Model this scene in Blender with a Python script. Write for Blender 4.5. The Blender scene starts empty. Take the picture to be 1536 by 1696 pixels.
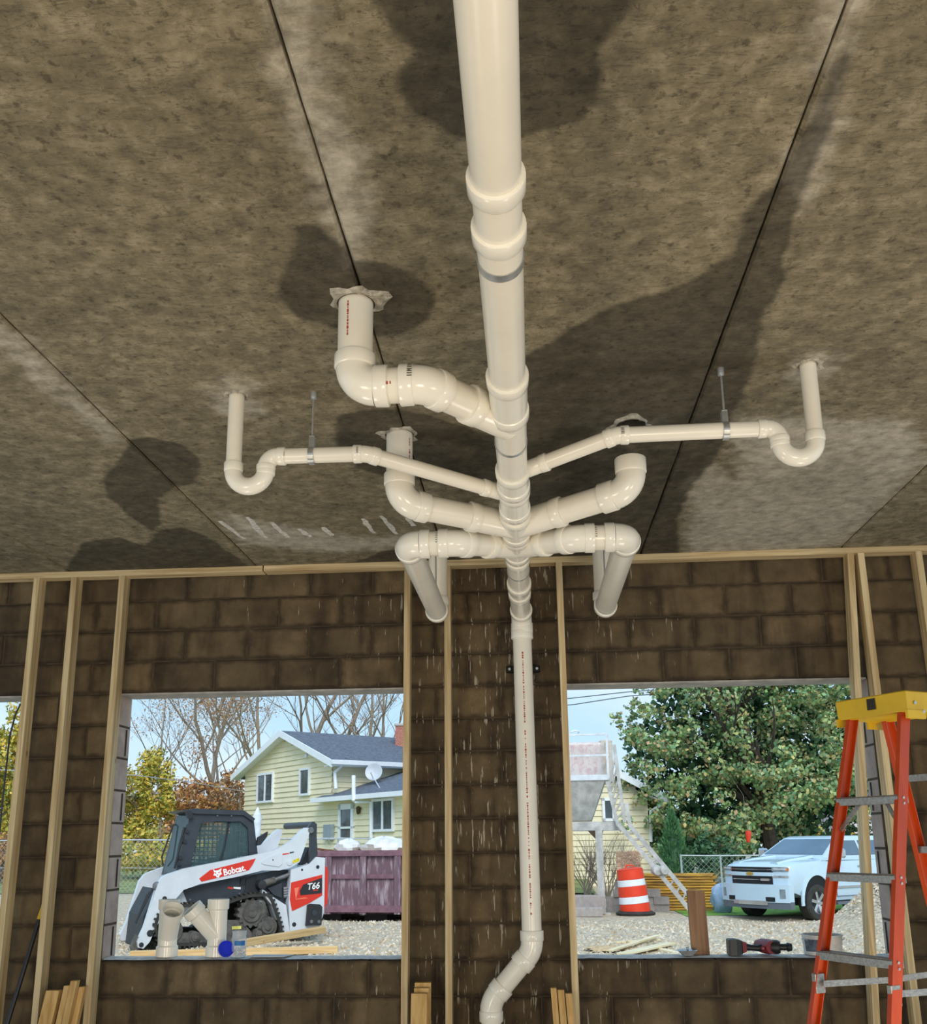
import bpy, math, random
import numpy as np
from mathutils import Vector, Matrix
random.seed(7)
rng = np.random.default_rng(7)
SC = bpy.context.scene
COL = SC.collection
# ------------------------------------------------------------------ camera
CAM_YAW, CAM_PITCH, CAM_ROLL, CAM_F, CAM_PY = 0.0686669, 0.2319704, -0.0114406, 1598.34, 1013.91
CAM = Vector((0, 0, 1.70))
def cam_axes():
    cy, sy, cp, sp = math.cos(CAM_YAW), math.sin(CAM_YAW), math.cos(CAM_PITCH), math.sin(CAM_PITCH)
    f = Vector((-sy*cp, cy*cp, sp)); r = Vector((cy, sy, 0)); u = r.cross(f)
    cr, sr = math.cos(CAM_ROLL), math.sin(CAM_ROLL)
    return r*cr+u*sr, u*cr-r*sr, f
AR, AU, AF = cam_axes()
cd = bpy.data.cameras.new('camera'); cam = bpy.data.objects.new('camera', cd); COL.objects.link(cam)
m = Matrix((AR, AU, -AF)).transposed().to_4x4(); m.translation = CAM; cam.matrix_world = m
cd.sensor_fit = 'VERTICAL'; cd.sensor_height = 36.0; cd.sensor_width = 36.0
cd.lens = CAM_F/1696*36; cd.shift_y = (CAM_PY-848)/1696; cd.clip_start = .05; cd.clip_end = 400
SC.camera = cam
# ------------------------------------------------------------------ world / light / exposure
SC.view_settings.view_transform = 'Standard'; SC.view_settings.look = 'None'
SC.view_settings.gamma = 1; SC.view_settings.use_curve_mapping = False
SC.view_settings.exposure = 0.95
def C(h, k=1.0):
    h = h.lstrip('#'); v = [int(h[i:i+2], 16)/255 for i in (0, 2, 4)]
    return tuple(((c/12.92 if c <= .04045 else ((c+.055)/1.055)**2.4)*k) for c in v)+(1,)
w = bpy.data.worlds.new('sky'); SC.world = w; w.use_nodes = True
nt = w.node_tree; nt.nodes.clear()
def nd(nt, t, **kw):
    n = nt.nodes.new(t)
    for k, v in kw.items():
        if k.startswith('i_'):
            key = k[2:]; key = int(key) if key.isdigit() else key.replace('_', ' ')
            n.inputs[key].default_value = v
        else: setattr(n, k, v)
    return n
def ramp(nt, pts, interp='LINEAR'):
    r = nt.nodes.new('ShaderNodeValToRGB'); r.color_ramp.interpolation = interp
    e = r.color_ramp.elements
    while len(e) < len(pts): e.new(.5)
    for i, (p, c) in enumerate(pts):
        e[i].position = p; e[i].color = c if len(c) == 4 else (*c, 1)
    return r
out = nd(nt, 'ShaderNodeOutputWorld'); bg = nd(nt, 'ShaderNodeBackground', i_Strength=.64)
tc = nd(nt, 'ShaderNodeTexCoord'); sep = nd(nt, 'ShaderNodeSeparateXYZ')
nt.links.new(tc.outputs['Generated'], sep.inputs[0])
gr = ramp(nt, [(0, C('#cfe2ee')), (.08, C('#b9daf0')), (.30, C('#9dcaee')), (1, C('#93c2ea'))])
nt.links.new(sep.outputs['Z'], gr.inputs[0])
cl = nd(nt, 'ShaderNodeTexNoise', i_Scale=3.2, i_Detail=5, i_Roughness=.55)
mp = nd(nt, 'ShaderNodeMapping'); mp.inputs['Scale'].default_value = (1, 1, 2.6)
nt.links.new(tc.outputs['Generated'], mp.inputs[0]); nt.links.new(mp.outputs[0], cl.inputs[0])
cr_ = ramp(nt, [(.46, (0, 0, 0)), (.70, (.55, .55, .55))]); nt.links.new(cl.outputs[0], cr_.inputs[0])
mx = nd(nt, 'ShaderNodeMix', data_type='RGBA'); mx.inputs[7].default_value = C('#eef3f6')
nt.links.new(cr_.outputs[0], mx.inputs[0]); nt.links.new(gr.outputs[0], mx.inputs[6])
nt.links.new(mx.outputs[2], bg.inputs[0]); nt.links.new(bg.outputs[0], out.inputs[0])
def lamp(name, kind, loc, target, energy, color, size=None, sy=None):
    d = bpy.data.lights.new(name, kind); o = bpy.data.objects.new(name, d); COL.objects.link(o)
    d.energy = energy; d.color = color[:3]
    if kind == 'AREA':
        d.shape = 'RECTANGLE'; d.size = size; d.size_y = sy or size
    if kind == 'SUN': d.angle = size
    o.location = loc; o.rotation_euler = (Vector(target)-Vector(loc)).to_track_quat('-Z', 'Y').to_euler()
    return o
# hazy sun from behind the building, high to the right
lamp('sun', 'SUN', (6, -20, 30), (0, 15, 0), 1.25, (1, .96, .9), math.radians(35))
# added fill lights out of view near the floor, turned up to the slab
lamp('fill_light', 'AREA', (.9, -1.6, .45), (.1, 3.2, 3.4), 40, (1, .80, .56), 1.0, .6)
lamp('fill_light', 'AREA', (-2.6, -.8, .45), (-1.2, 3.4, 3.4), 24, (1, .83, .60), 1.0, .6)
lamp('fill_light', 'AREA', (3.0, .2, .45), (1.6, 3.8, 3.4), 16, (1, .84, .63), 1.0, .6)
lamp('fill_light', 'AREA', (-1.9, 3.7, .35), (-1.7, 4.0, 3.4), 9, (1, .95, .88), .8, .8)  # added pair brightening the far ceiling in place of daylight bounce
lamp('fill_light', 'AREA', (1.7, 3.7, .35), (1.5, 4.0, 3.4), 9, (1, .95, .88), .8, .8)
# ------------------------------------------------------------------ pixel helpers
def ray(x, y):
    return AR*((x-768)/CAM_F) - AU*((y-CAM_PY)/CAM_F) + AF
def P(x, y, Y):
    d = ray(x, y); return CAM + d*(Y/d.y)
def PZ(x, y, z):
    d = ray(x, y); return CAM + d*((z-CAM.z)/d.z)
def project(p):
    v = Vector(p)-CAM; k = v.dot(AF); return 768+CAM_F*v.dot(AR)/k, CAM_PY-CAM_F*v.dot(AU)/k
class Plane:
    """vertical plane through o along u (horizontal unit vector); t = offset away from the viewer"""
    def __init__(s, o, ang):
        s.o = Vector(o); s.u = Vector((math.cos(ang), math.sin(ang), 0)); s.n = Vector((-math.sin(ang), math.cos(ang), 0)); s.ang = ang
    def uv(s, x, y, t=0.0):
        d = ray(x, y); k = ((s.o+s.n*t-CAM).dot(s.n))/d.dot(s.n); p = CAM+d*k-s.o
        return p.dot(s.u), p.z
    def poly(s, pts, x0=0, y0=0, sc=1, t=0.0):
        return [s.uv(x0+a/sc, y0+b/sc, t) for a, b in pts]
    def w(s, u, z, t=0.0): return s.o+s.u*u+s.n*t+Vector((0, 0, z))
# ------------------------------------------------------------------ materials
MATS = {}
def mat(name, col, rough=.6, metal=0, var=.12, vs=6, bump=0, bs=60, stretch=(1, 1, 1), col2=None, edge=(.35, .65), coat=0, detail=4, emit=None, trans=0, ior=1.45, alpha=1):
    if name in MATS: return MATS[name]
    m = bpy.data.materials.new(name); m.use_nodes = True; nt = m.node_tree
    b = nt.nodes['Principled BSDF']
    if isinstance(col, str): col = C(col)
    if isinstance(col2, str): col2 = C(col2)
    b.inputs['Roughness'].default_value = rough; b.inputs['Metallic'].default_value = metal
    if coat: b.inputs['Coat Weight'].default_value = coat; b.inputs['Coat Roughness'].default_value = .08
    if trans: b.inputs['Transmission Weight'].default_value = trans; b.inputs['IOR'].default_value = ior
    if alpha < 1: b.inputs['Alpha'].default_value = alpha
    b.inputs['Base Color'].default_value = col
    if emit: b.inputs['Emission Color'].default_value = col; b.inputs['Emission Strength'].default_value = emit
    if var or bump:
        tc = nd(nt, 'ShaderNodeTexCoord'); mp = nd(nt, 'ShaderNodeMapping'); mp.inputs['Scale'].default_value = stretch
        nt.links.new(tc.outputs['Object'], mp.inputs[0])
    if var:
        n = nd(nt, 'ShaderNodeTexNoise', i_Scale=vs, i_Detail=detail, i_Roughness=.6); nt.links.new(mp.outputs[0], n.inputs[0])
        c2 = col2 or tuple(min(1, c*(1+var)) for c in col[:3])+(1,)
        c1 = tuple(c*(1-var) for c in col[:3])+(1,) if not col2 else col
        r = ramp(nt, [(edge[0], c1), (edge[1], c2)]); nt.links.new(n.outputs[0], r.inputs[0])
        nt.links.new(r.outputs[0], b.inputs['Base Color'])
    if bump:
        n2 = nd(nt, 'ShaderNodeTexNoise', i_Scale=bs, i_Detail=3); nt.links.new(mp.outputs[0], n2.inputs[0])
        bp = nd(nt, 'ShaderNodeBump', i_Strength=bump, i_Distance=.01); nt.links.new(n2.outputs[0], bp.inputs['Height'])
        nt.links.new(bp.outputs[0], b.inputs['Normal'])
    MATS[name] = m; return m
def leafmat(name, cols, rough=.6):
    m = bpy.data.materials.new(name); m.use_nodes = True; nt = m.node_tree; b = nt.nodes['Principled BSDF']
    g = nd(nt, 'ShaderNodeNewGeometry'); k = len(cols)
    r = ramp(nt, [(i/k, C(c)) for i, c in enumerate(cols)]); nt.links.new(g.outputs['Random Per Island'], r.inputs[0])
    nt.links.new(r.outputs[0], b.inputs['Base Color']); b.inputs['Roughness'].default_value = rough
    b.inputs['Subsurface Weight'].default_value = 0
    MATS[name] = m; return m
# ------------------------------------------------------------------ mesh builder
class MB:
    def __init__(s): s.v = []; s.f = []; s.sm = []
    def add(s, vs, fs, smooth=False):
        k = len(s.v); s.v += [tuple(v) for v in vs]; s.f += [tuple(i+k for i in f) for f in fs]; s.sm += [smooth]*len(fs); return s
    def box(s, c, d, M=None):
        c = Vector(c); h = [x/2 for x in d]
        vs = [Vector((sx*h[0], sy*h[1], sz*h[2])) for sz in (-1, 1) for sy in (-1, 1) for sx in (-1, 1)]
        if M: vs = [M @ v for v in vs]
        return s.add([v+c for v in vs], [(0, 2, 3, 1), (4, 5, 7, 6), (0, 1, 5, 4), (2, 6, 7, 3), (0, 4, 6, 2), (1, 3, 7, 5)])
    def cbox(s, c, d, b=.004, M=None):
        """box with chamfered edges"""
        c = Vector(c); h = Vector((d[0]/2, d[1]/2, d[2]/2)); b = min(b, min(d)*.45); vs = []; idx = {}
        for sx in (-1, 1):
            for sy in (-1, 1):
                for sz in (-1, 1):
                    for a in range(3):
                        v = Vector((sx*(h.x-b), sy*(h.y-b), sz*(h.z-b))); v[a] = (sx, sy, sz)[a]*h[a]
                        idx[(sx, sy, sz, a)] = len(vs); vs.append(v)
        fs = []
        for a in range(3):
            p, q = [i for i in range(3) if i != a]
            for sg in (-1, 1):
                f = []
                for (e, g) in ((-1, -1), (1, -1), (1, 1), (-1, 1)):
                    k = [0, 0, 0]; k[a] = sg; k[p] = e; k[q] = g; f.append(idx[(*k, a)])
                fs.append(tuple(f))
        for a in range(3):
            p, q = [i for i in range(3) if i != a]
            for e in (-1, 1):
                for g in (-1, 1):
                    k0 = [0, 0, 0]; k1 = [0, 0, 0]; k0[a] = -1; k1[a] = 1
                    for k in (k0, k1): k[p] = e; k[q] = g
                    fs.append((idx[(*k0, p)], idx[(*k0, q)], idx[(*k1, q)], idx[(*k1, p)]))
        for sx in (-1, 1):
            for sy in (-1, 1):
                for sz in (-1, 1): fs.append(tuple(idx[(sx, sy, sz, a)] for a in range(3)))
        # outward winding
        ff = []
        for f in fs:
            n = Vector((0, 0, 0)); p0 = vs[f[0]]
            n = (vs[f[1]]-p0).cross(vs[f[2]]-p0); cen = sum((vs[i] for i in f), Vector())/len(f)
            ff.append(f if n.dot(cen) > 0 else tuple(reversed(f)))
        if M: vs = [M @ v for v in vs]
        return s.add([v+c for v in vs], ff)
    def bar(s, a, b, w, t, up=(0, 0, 1), ch=0):
        """square bar from a to b, w across, t along the up side"""
        a = Vector(a); b = Vector(b); x = (b-a); L = x.length; x.normalize(); u = Vector(up)
        y = u.cross(x)
        if y.length < 1e-5: y = Vector((0, 1, 0)).cross(x)
        y.normalize(); z = x.cross(y); M = Matrix((x, y, z)).transposed()
        return s.cbox((a+b)/2, (L, w, t), ch, M) if ch else s.box((a+b)/2, (L, w, t), M)
    def prism(s, poly, fn, w0, w1):
        n = len(poly); area = sum(poly[i][0]*poly[(i+1) % n][1]-poly[(i+1) % n][0]*poly[i][1] for i in range(n))
        if area < 0: poly = poly[::-1]
        vs = [fn(a, b, w0) for a, b in poly]+[fn(a, b, w1) for a, b in poly]
        fs = [tuple(range(n)), tuple(range(2*n-1, n-1, -1))]+[(i, i+n, (i+1) % n+n, (i+1) % n) for i in range(n)]
        return s.add(vs, fs)
    def tube(s, pts, r, n=12, cap=True, smooth=True):
        pts = [Vector(p) for p in pts]; k = len(pts); rr = r if isinstance(r, (list, tuple)) else [r]*k
        T = []
        for i in range(k):
            a = pts[max(i-1, 0)]; b = pts[min(i+1, k-1)]; d = b-a
            if d.length < 1e-9: d = T[-1].copy() if T else Vector((0, 0, 1))
            T.append(d.normalized())
        t0 = T[0]; u = Vector((0, 0, 1)) if abs(t0.z) < .9 else Vector((1, 0, 0))
        u = (u-t0*u.dot(t0)).normalized(); vs = []
        for i in range(k):
            u = u-T[i]*u.dot(T[i]); u.normalize(); v = T[i].cross(u)
            for j in range(n):
                a = 2*math.pi*j/n; vs.append(pts[i]+(u*math.cos(a)+v*math.sin(a))*rr[i])
        fs = [(i*n+j, i*n+(j+1) % n, (i+1)*n+(j+1) % n, (i+1)*n+j) for i in range(k-1) for j in range(n)]
        s.add(vs, fs, smooth)
        if cap:
            b = len(s.v)-k*n; s.f += [tuple(b+j for j in reversed(range(n))), tuple(b+(k-1)*n+j for j in range(n))]; s.sm += [False, False]
        return s
    def lathe(s, prof, o=(0, 0, 0), axis=(0, 0, 1), n=24, smooth=True):
        """profile of (r, h) revolved about axis through o; ends left as they are"""
        o = Vector(o); ax = Vector(axis).normalized(); u = Vector((1, 0, 0)) if abs(ax.x) < .9 else Vector((0, 1, 0))
        u = (u-ax*u.dot(ax)).normalized(); v = ax.cross(u); vs = []
        for r, h in prof:
            for j in range(n):
                a = 2*math.pi*j/n; vs.append(o+ax*h+(u*math.cos(a)+v*math.sin(a))*max(r, 1e-5))
        k = len(prof)
        return s.add(vs, [(i*n+j, i*n+(j+1) % n, (i+1)*n+(j+1) % n, (i+1)*n+j) for i in range(k-1) for j in range(n)], smooth)
    def loft(s, rings, cap=True, smooth=True, closed=True):
        n = len(rings[0]); vs = [p for r in rings for p in r]; k = len(rings)
        fs = [(i*n+j, i*n+(j+1) % n, (i+1)*n+(j+1) % n, (i+1)*n+j) for i in range(k-1) for j in range(n if closed else n-1)]
        s.add(vs, fs, smooth)
        if cap:
            b = len(s.v)-k*n; s.f += [tuple(b+j for j in reversed(range(n))), tuple(b+(k-1)*n+j for j in range(n))]; s.sm += [False, False]
        return s
    def quad(s, a, b, c, d): return s.add([a, b, c, d], [(0, 1, 2, 3)])
    def mesh(s, name, inv=None, angle=35):
        me = bpy.data.meshes.new(name)
        vs = [tuple(inv @ Vector(v)) for v in s.v] if inv else s.v
        me.from_pydata(vs, [], s.f); 
        if any(s.sm):
            me.polygons.foreach_set('use_smooth', [True]*len(s.f)); me.set_sharp_from_angle(angle=math.radians(angle))
        me.update(); return me
    def build(s, name, m, parent=None, label=None, cat=None, group=None, kind=None, local=False, angle=35):
        if parent is not None:
            me = s.mesh(name, None if local else WM[parent.name].inverted(), angle)
            o = bpy.data.objects.new(name, me); COL.objects.link(o); o.parent = parent; WM[o.name] = WM[parent.name]
        else:
            V = np.array(s.v); c = Vector(((V[:, 0].min()+V[:, 0].max())/2, (V[:, 1].min()+V[:, 1].max())/2, V[:, 2].min()))
            M = Matrix.Translation(c); me = s.mesh(name, M.inverted(), angle)
            o = bpy.data.objects.new(name, me); COL.objects.link(o); o.location = c; WM[o.name] = M
        for mm in (m if isinstance(m, (list, tuple)) else [m]): me.materials.append(mm)
        tag(o, label, cat, group, kind); return o
WM = {}
def tag(o, label=None, cat=None, group=None, kind=None):
    if label: o['label'] = label
    if cat: o['category'] = cat
    if group: o['group'] = group
    if kind: o['kind'] = kind
    return o
def thing(name, label, cat, loc=(0, 0, 0), rz=0, group=None, kind=None):
    o = bpy.data.objects.new(name, None); COL.objects.link(o); o.location = loc; o.rotation_euler = (0, 0, rz)
    o.empty_display_size = .1
    WM[o.name] = Matrix.Translation(Vector(loc)) @ Matrix.Rotation(rz, 4, 'Z'); return tag(o, label, cat, group, kind)
def link_copy(src, parent, loc=None):
    c = src.copy(); COL.objects.link(c); c.parent = parent; WM[c.name] = WM[parent.name] if parent else Matrix()
    if loc is not None: c.location = loc
    return c
def text_mesh(body, size, fn, name, m, parent, bold=0.0, align='LEFT', shear=0, depth=.001):
    """lettering as flat mesh; fn(u, v) -> world point; returns the object"""
    cu = bpy.data.curves.new('lettering', 'FONT'); cu.body = body; cu.size = size; cu.align_x = align; cu.offset = bold; cu.shear = shear; cu.resolution_u = 3
    o = bpy.data.objects.new('lettering_source', cu); COL.objects.link(o)
    bpy.context.view_layer.update()
    dg = bpy.context.evaluated_depsgraph_get(); me = bpy.data.meshes.new_from_object(o.evaluated_get(dg))
    bpy.data.objects.remove(o); bpy.data.curves.remove(cu)
    inv = WM[parent.name].inverted()
    for v in me.vertices: v.co = inv @ Vector(fn(v.co.x, v.co.y))
    me.name = name; me.materials.clear(); me.materials.append(m)
    q = bpy.data.objects.new(name, me); COL.objects.link(q); q.parent = parent; WM[q.name] = WM[parent.name]; return q
# ================================================================== STRUCTURE
CEIL = 3.42; WY = 5.98; WT = .20; SILL = 1.016; HEAD = SILL+8*.2032; G2 = .2032; GX = .22
OP = [(GX-28*G2+.0, GX-17*G2), (GX-14*G2, GX-5*G2), (GX, GX+9*G2)]
# ---- stains and paler areas traced on the slab
WET = [
 [(600,-20),(640,30),(685,80),(660,120),(662,150),(690,190),(740,225),(790,238),(880,218),(925,212),(960,200),(990,165),(998,130),(990,90),(1005,60),(1070,-20)],
 [(495,372),(530,375),(560,395),(585,432),(620,432),(670,445),(712,475),(722,500),(705,530),(660,555),(600,560),(550,545),(490,525),(468,495),(468,460),(480,430)],
 [(860,600),(920,560),(1000,512),(1060,492),(1110,482),(1180,445),(1215,420),(1232,350),(1262,322),(1290,300),(1340,200),(1388,90),(1402,60),(1400,150),(1340,300),(1306,400),(1292,480),(1265,520),(1252,600),(1230,650),(1188,755),(1150,800),(1122,860),(1126,915),(1105,945),(860,955)],
 [(170,795),(200,760),(213,728),(250,722),(310,740),(335,770),(320,800),(290,808),(262,826),(266,868),(250,880),(225,862),(180,825)],
 [(90,965),(140,897),(200,890),(240,905),(262,878),(300,872),(345,890),(440,955),(300,975)],
 [(430,962),(440,942),(520,938),(590,930),(640,912),(700,905),(760,925),(860,935),(860,960)],
 [(556,690),(600,680),(660,676),(720,690),(800,715),(860,730),(860,790),(790,805),(720,798),(640,790),(590,775),(558,740)],
]
PALE = [
 [(430,-20),(495,-20),(530,120),(530,180),(582,240),(590,300),(608,365),(592,432),(560,392),(520,290),(480,150)],
 [(1380,-20),(1440,-20),(1400,50),(1368,110),(1345,120)],[(1335,240),(1375,160),(1392,190),(1350,300),(1330,330),(1322,280)],
 [(355,650),(385,625),(425,640),(430,680),(400,690),(365,680)],[(1305,615),(1335,590),(1385,588),(1375,612),(1325,640)],
 [(1140,800),(1180,770),(1210,800),(1200,850),(1150,880)],[(0,540),(40,560),(130,660),(200,720),(190,735),(100,660),(0,570)],
 [(1210,700),(1290,690),(1500,700),(1536,760),(1400,900),(1200,925),(1140,920),(1140,880),(1230,780)],  # broad paler area on the right, towards the wall
 [(370,850),(460,870),(600,890),(690,890),(690,905),(560,915),(400,900)],
 [(1000,712),(1040,690),(1085,700),(1095,712),(1040,725)],
]
def worldpoly(p, z):
    r = []
    for x, y in p:
        v = PZ(x, y, z); r.append((v.x, v.y))
    return np.array(r)
def sdf(pts, poly):
    n = len(poly); d = np.full(len(pts), 1e9); ins = np.zeros(len(pts), bool)
    for i in range(n):
        a = poly[i]; b = poly[(i+1) % n]; e = b-a; wv = pts-a
        t = np.clip((wv@e)/(e@e+1e-12), 0, 1); q = wv-t[:, None]*e; d = np.minimum(d, (q**2).sum(1))
        c = (a[1] <= pts[:, 1]) != (b[1] <= pts[:, 1]); s = e[0]*wv[:, 1]-e[1]*wv[:, 0]
        ins ^= c & ((s > 0) == (e[1] > 0))
    d = np.sqrt(d); return np.where(ins, -d, d)
WETP = [worldpoly(p, CEIL) for p in WET]; PALEP = [worldpoly(p, CEIL) for p in PALE]
def concrete_ceiling():
    m = bpy.data.materials.new('hollow_core_concrete'); m.use_nodes = True; nt = m.node_tree; L = nt.links.new; b = nt.nodes['Principled BSDF']
    g = nd(nt, 'ShaderNodeNewGeometry'); mp = nd(nt, 'ShaderNodeMapping'); L(g.outputs['Position'], mp.inputs[0]); mp.inputs['Scale'].default_value = (1, 1, 1)
    n1 = nd(nt, 'ShaderNodeTexNoise', i_Scale=15, i_Detail=8, i_Roughness=.68); L(mp.outputs[0], n1.inputs[0])
    n2 = nd(nt, 'ShaderNodeTexNoise', i_Scale=1.3, i_Detail=4); L(mp.outputs[0], n2.inputs[0])
    mp2 = nd(nt, 'ShaderNodeMapping'); mp2.inputs['Scale'].default_value = (7, 26, 1); L(g.outputs['Position'], mp2.inputs[0])
    n3 = nd(nt, 'ShaderNodeTexNoise', i_Scale=1.3, i_Detail=7, i_Roughness=.72, i_Distortion=.6); L(mp2.outputs[0], n3.inputs[0])
    n5 = nd(nt, 'ShaderNodeTexNoise', i_Scale=3.2, i_Detail=4, i_Roughness=.6, i_Distortion=.3); L(mp2.outputs[0], n5.inputs[0])
    base = ramp(nt, [(.28, C('#5e5646')), (.5, C('#81775f')), (.74, C('#a79b82'))]); L(n1.outputs[0], base.inputs[0])
    big = ramp(nt, [(.35, (.84, .83, .81)), (.65, (1.1, 1.09, 1.07))]); L(n2.outputs[0], big.inputs[0])
    mu = nd(nt, 'ShaderNodeMix', data_type='RGBA', blend_type='MULTIPLY', i_0=1.0); L(base.outputs[0], mu.inputs[6]); L(big.outputs[0], mu.inputs[7])
    crk = ramp(nt, [(.485, (1, 1, 1)), (.5, (.28, .26, .24)), (.515, (1, 1, 1))]); L(n3.outputs[0], crk.inputs[0])
    cmask = ramp(nt, [(.44, (0, 0, 0)), (.58, (.85, .85, .85))]); L(n5.outputs[0], cmask.inputs[0])
    mu2 = nd(nt, 'ShaderNodeMix', data_type='RGBA', blend_type='MULTIPLY'); L(cmask.outputs[0], mu2.inputs[0]); L(mu.outputs[2], mu2.inputs[6]); L(crk.outputs[0], mu2.inputs[7])
    n7 = nd(nt, 'ShaderNodeTexNoise', i_Scale=34, i_Detail=4, i_Roughness=.6); L(mp.outputs[0], n7.inputs[0]); pit = ramp(nt, [(.33, (.45, .43, .4)), (.42, (1, 1, 1)), (.66, (1, 1, 1)), (.76, (1.45, 1.43, 1.38))]); L(n7.outputs[0], pit.inputs[0])
    mu2b = nd(nt, 'ShaderNodeMix', data_type='RGBA', blend_type='MULTIPLY', i_0=.8); L(mu2.outputs[2], mu2b.inputs[6]); L(pit.outputs[0], mu2b.inputs[7]); mu2 = mu2b
    def mask(attr, noise_scale, amp, soft):
        a = nd(nt, 'ShaderNodeAttribute', attribute_name=attr)
        nn = nd(nt, 'ShaderNodeTexNoise', i_Scale=noise_scale, i_Detail=5); L(mp.outputs[0], nn.inputs[0])
        s = nd(nt, 'ShaderNodeMath', operation='MULTIPLY_ADD'); L(nn.outputs[0], s.inputs[0]); s.inputs[1].default_value = amp; L(a.outputs['Fac'], s.inputs[2])
        r = nd(nt, 'ShaderNodeMapRange', interpolation_type='SMOOTHSTEP'); L(s.outputs[0], r.inputs[0])
        r.inputs[1].default_value = amp/2-soft; r.inputs[2].default_value = amp/2+soft; r.inputs[3].default_value = 1; r.inputs[4].default_value = 0
        return r.outputs[0]
    pm = mask('pale', 16, .20, .07); wm = mask('wet', 7, .07, .016)
    pw = nd(nt, 'ShaderNodeMix', data_type='RGBA'); L(pm, pw.inputs[0]); L(mu2.outputs[2], pw.inputs[6])
    pr = ramp(nt, [(.3, C('#8b8373')), (.7, C('#cfc6b4'))]); L(n1.outputs[0], pr.inputs[0]); L(pr.outputs[0], pw.inputs[7])
    ww = nd(nt, 'ShaderNodeMix', data_type='RGBA', blend_type='MULTIPLY'); L(wm, ww.inputs[0]); L(pw.outputs[2], ww.inputs[6]); ww.inputs[7].default_value = (.36, .35, .34, 1)
    L(ww.outputs[2], b.inputs['Base Color']); b.inputs['Roughness'].default_value = .85
    add = nd(nt, 'ShaderNodeMath', operation='MULTIPLY_ADD'); L(n1.outputs[0], add.inputs[0]); add.inputs[1].default_value = .8; L(crk.outputs[0], add.inputs[2])
    bp = nd(nt, 'ShaderNodeBump', i_Strength=.45, i_Distance=.012); L(add.outputs[0], bp.inputs['Height']); L(bp.outputs[0], b.inputs['Normal'])
    MATS['ceil'] = m; return m
MCEIL = concrete_ceiling()
MDARKGAP = mat('joint_shadowed_grout', '#2e2a24', .9, var=.2)
ceil = MB().box((-.5, .98, CEIL+.26), (13.4, 10.4, .10)).box((-.5, 6.205, CEIL+.16), (13.4, .05, .30)).build('ceiling', MDARKGAP, label='hollow core concrete plank ceiling with water stains', kind='structure')
HOLE = PZ(1046, 704, CEIL)
for k in range(-4, 5):
    x0 = -.51+1.22*k; x1 = x0+1.22
    fine = x1 > -3.2 and x0 < 2.9
    g = .0035; ch = .008
    xs = np.concatenate([[x0+g, x0+g+ch], np.arange(x0+.04, x1-.03, .03 if fine else .3), [x1-g-ch, x1-g]])
    ys = np.concatenate([np.arange(-4.2, .6, .4), np.arange(.6, 6.18, .03 if fine else .4), [6.18]])
    nx, ny = len(xs), len(ys)
    X, Y = np.meshgrid(xs, ys); Z = np.full_like(X, CEIL); Z[:, 0] += ch; Z[:, -1] += ch
    if fine:   # the joint edges are slightly ragged
        sm_ = lambda: np.convolve(rng.normal(0, .0022, ny+8), np.ones(9)/9, 'valid'); j = sm_(); X[:, 0] += j; X[:, 1] += j; j = sm_(); X[:, -1] += j; X[:, -2] += j
    V = np.stack([X.ravel(), Y.ravel(), Z.ravel()], 1)
    mb = MB(); cen = Vector((0, 0, 0))
    fs = []
    for a in range(ny-1):
        for c in range(nx-1):
            q = a*nx+c
            if abs((xs[c]+xs[c+1])/2-HOLE.x) < .09 and abs((ys[a]+ys[a+1])/2-HOLE.y) < .09 and math.hypot((xs[c]+xs[c+1])/2-HOLE.x, (ys[a]+ys[a+1])/2-HOLE.y) < .062: continue
            fs.append((q, q+nx, q+nx+1, q+1))
    nb = len(V); vs = [tuple(v) for v in V]
    for col in (0, nx-1):
        base = len(vs); vs += [(V[a*nx+col][0], V[a*nx+col][1], CEIL+.2) for a in range(ny)]
        for a in range(ny-1): fs.append((a*nx+col, base+a, base+a+1, (a+1)*nx+col) if col else (a*nx+col, (a+1)*nx+col, base+a+1, base+a))
    mb.v = vs; mb.f = fs; mb.sm = [False]*len(fs)
    o = mb.build('ceiling_plank', MCEIL, ceil)
    allv = np.array(vs)[:, :2]
    for an, polys in (('wet', WETP), ('pale', PALEP)):
        d = np.full(len(allv), 9.0)
        if fine:
            for pl in polys: d = np.minimum(d, sdf(allv, pl))
        at = o.data.attributes.new(an, 'FLOAT', 'POINT'); at.data.foreach_set('value', d.astype(np.float32))
# the open core hole over the unfinished elbow
MHOLE = mat('hole_side_concrete', '#4a453d', .95, var=.3, vs=30)
hb = MB().lathe([(.062, -.001), (.058, .02), (.06, .21)], HOLE, n=24); hb.lathe([(.06, .21), (0, .21)], HOLE, n=24)
hb.build('core_hole', MHOLE, ceil)
MCHIP = mat('chipped_pale_concrete', '#a9a294', .95, var=.35, vs=40, bump=.6, bs=90)
def chip_ring(c, r0, r1, seed, skew=(0, 0)):
    rr = random.Random(seed); n = 26; rings = [[], [], []]
    for j in range(n):
        a = 2*math.pi*j/n; e = r1*(.85+.16*math.sin(3*a+seed)+.12*math.sin(7*a+2*seed)+.14*rr.random()) + max(0, skew[0]*math.cos(a)+skew[1]*math.sin(a))
        for q, (r, z) in enumerate(((r0, -.002), ((r0+e)/2, -.006-.005*rr.random()), (e, .0005))):
            rings[q].append((c.x+r*math.cos(a), c.y+r*math.sin(a), CEIL+z))
    return MB().loft(rings, cap=False, smooth=False)
MCHALK = mat('chalk', '#d6d2ca', .95, var=.25, vs=60)
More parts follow.
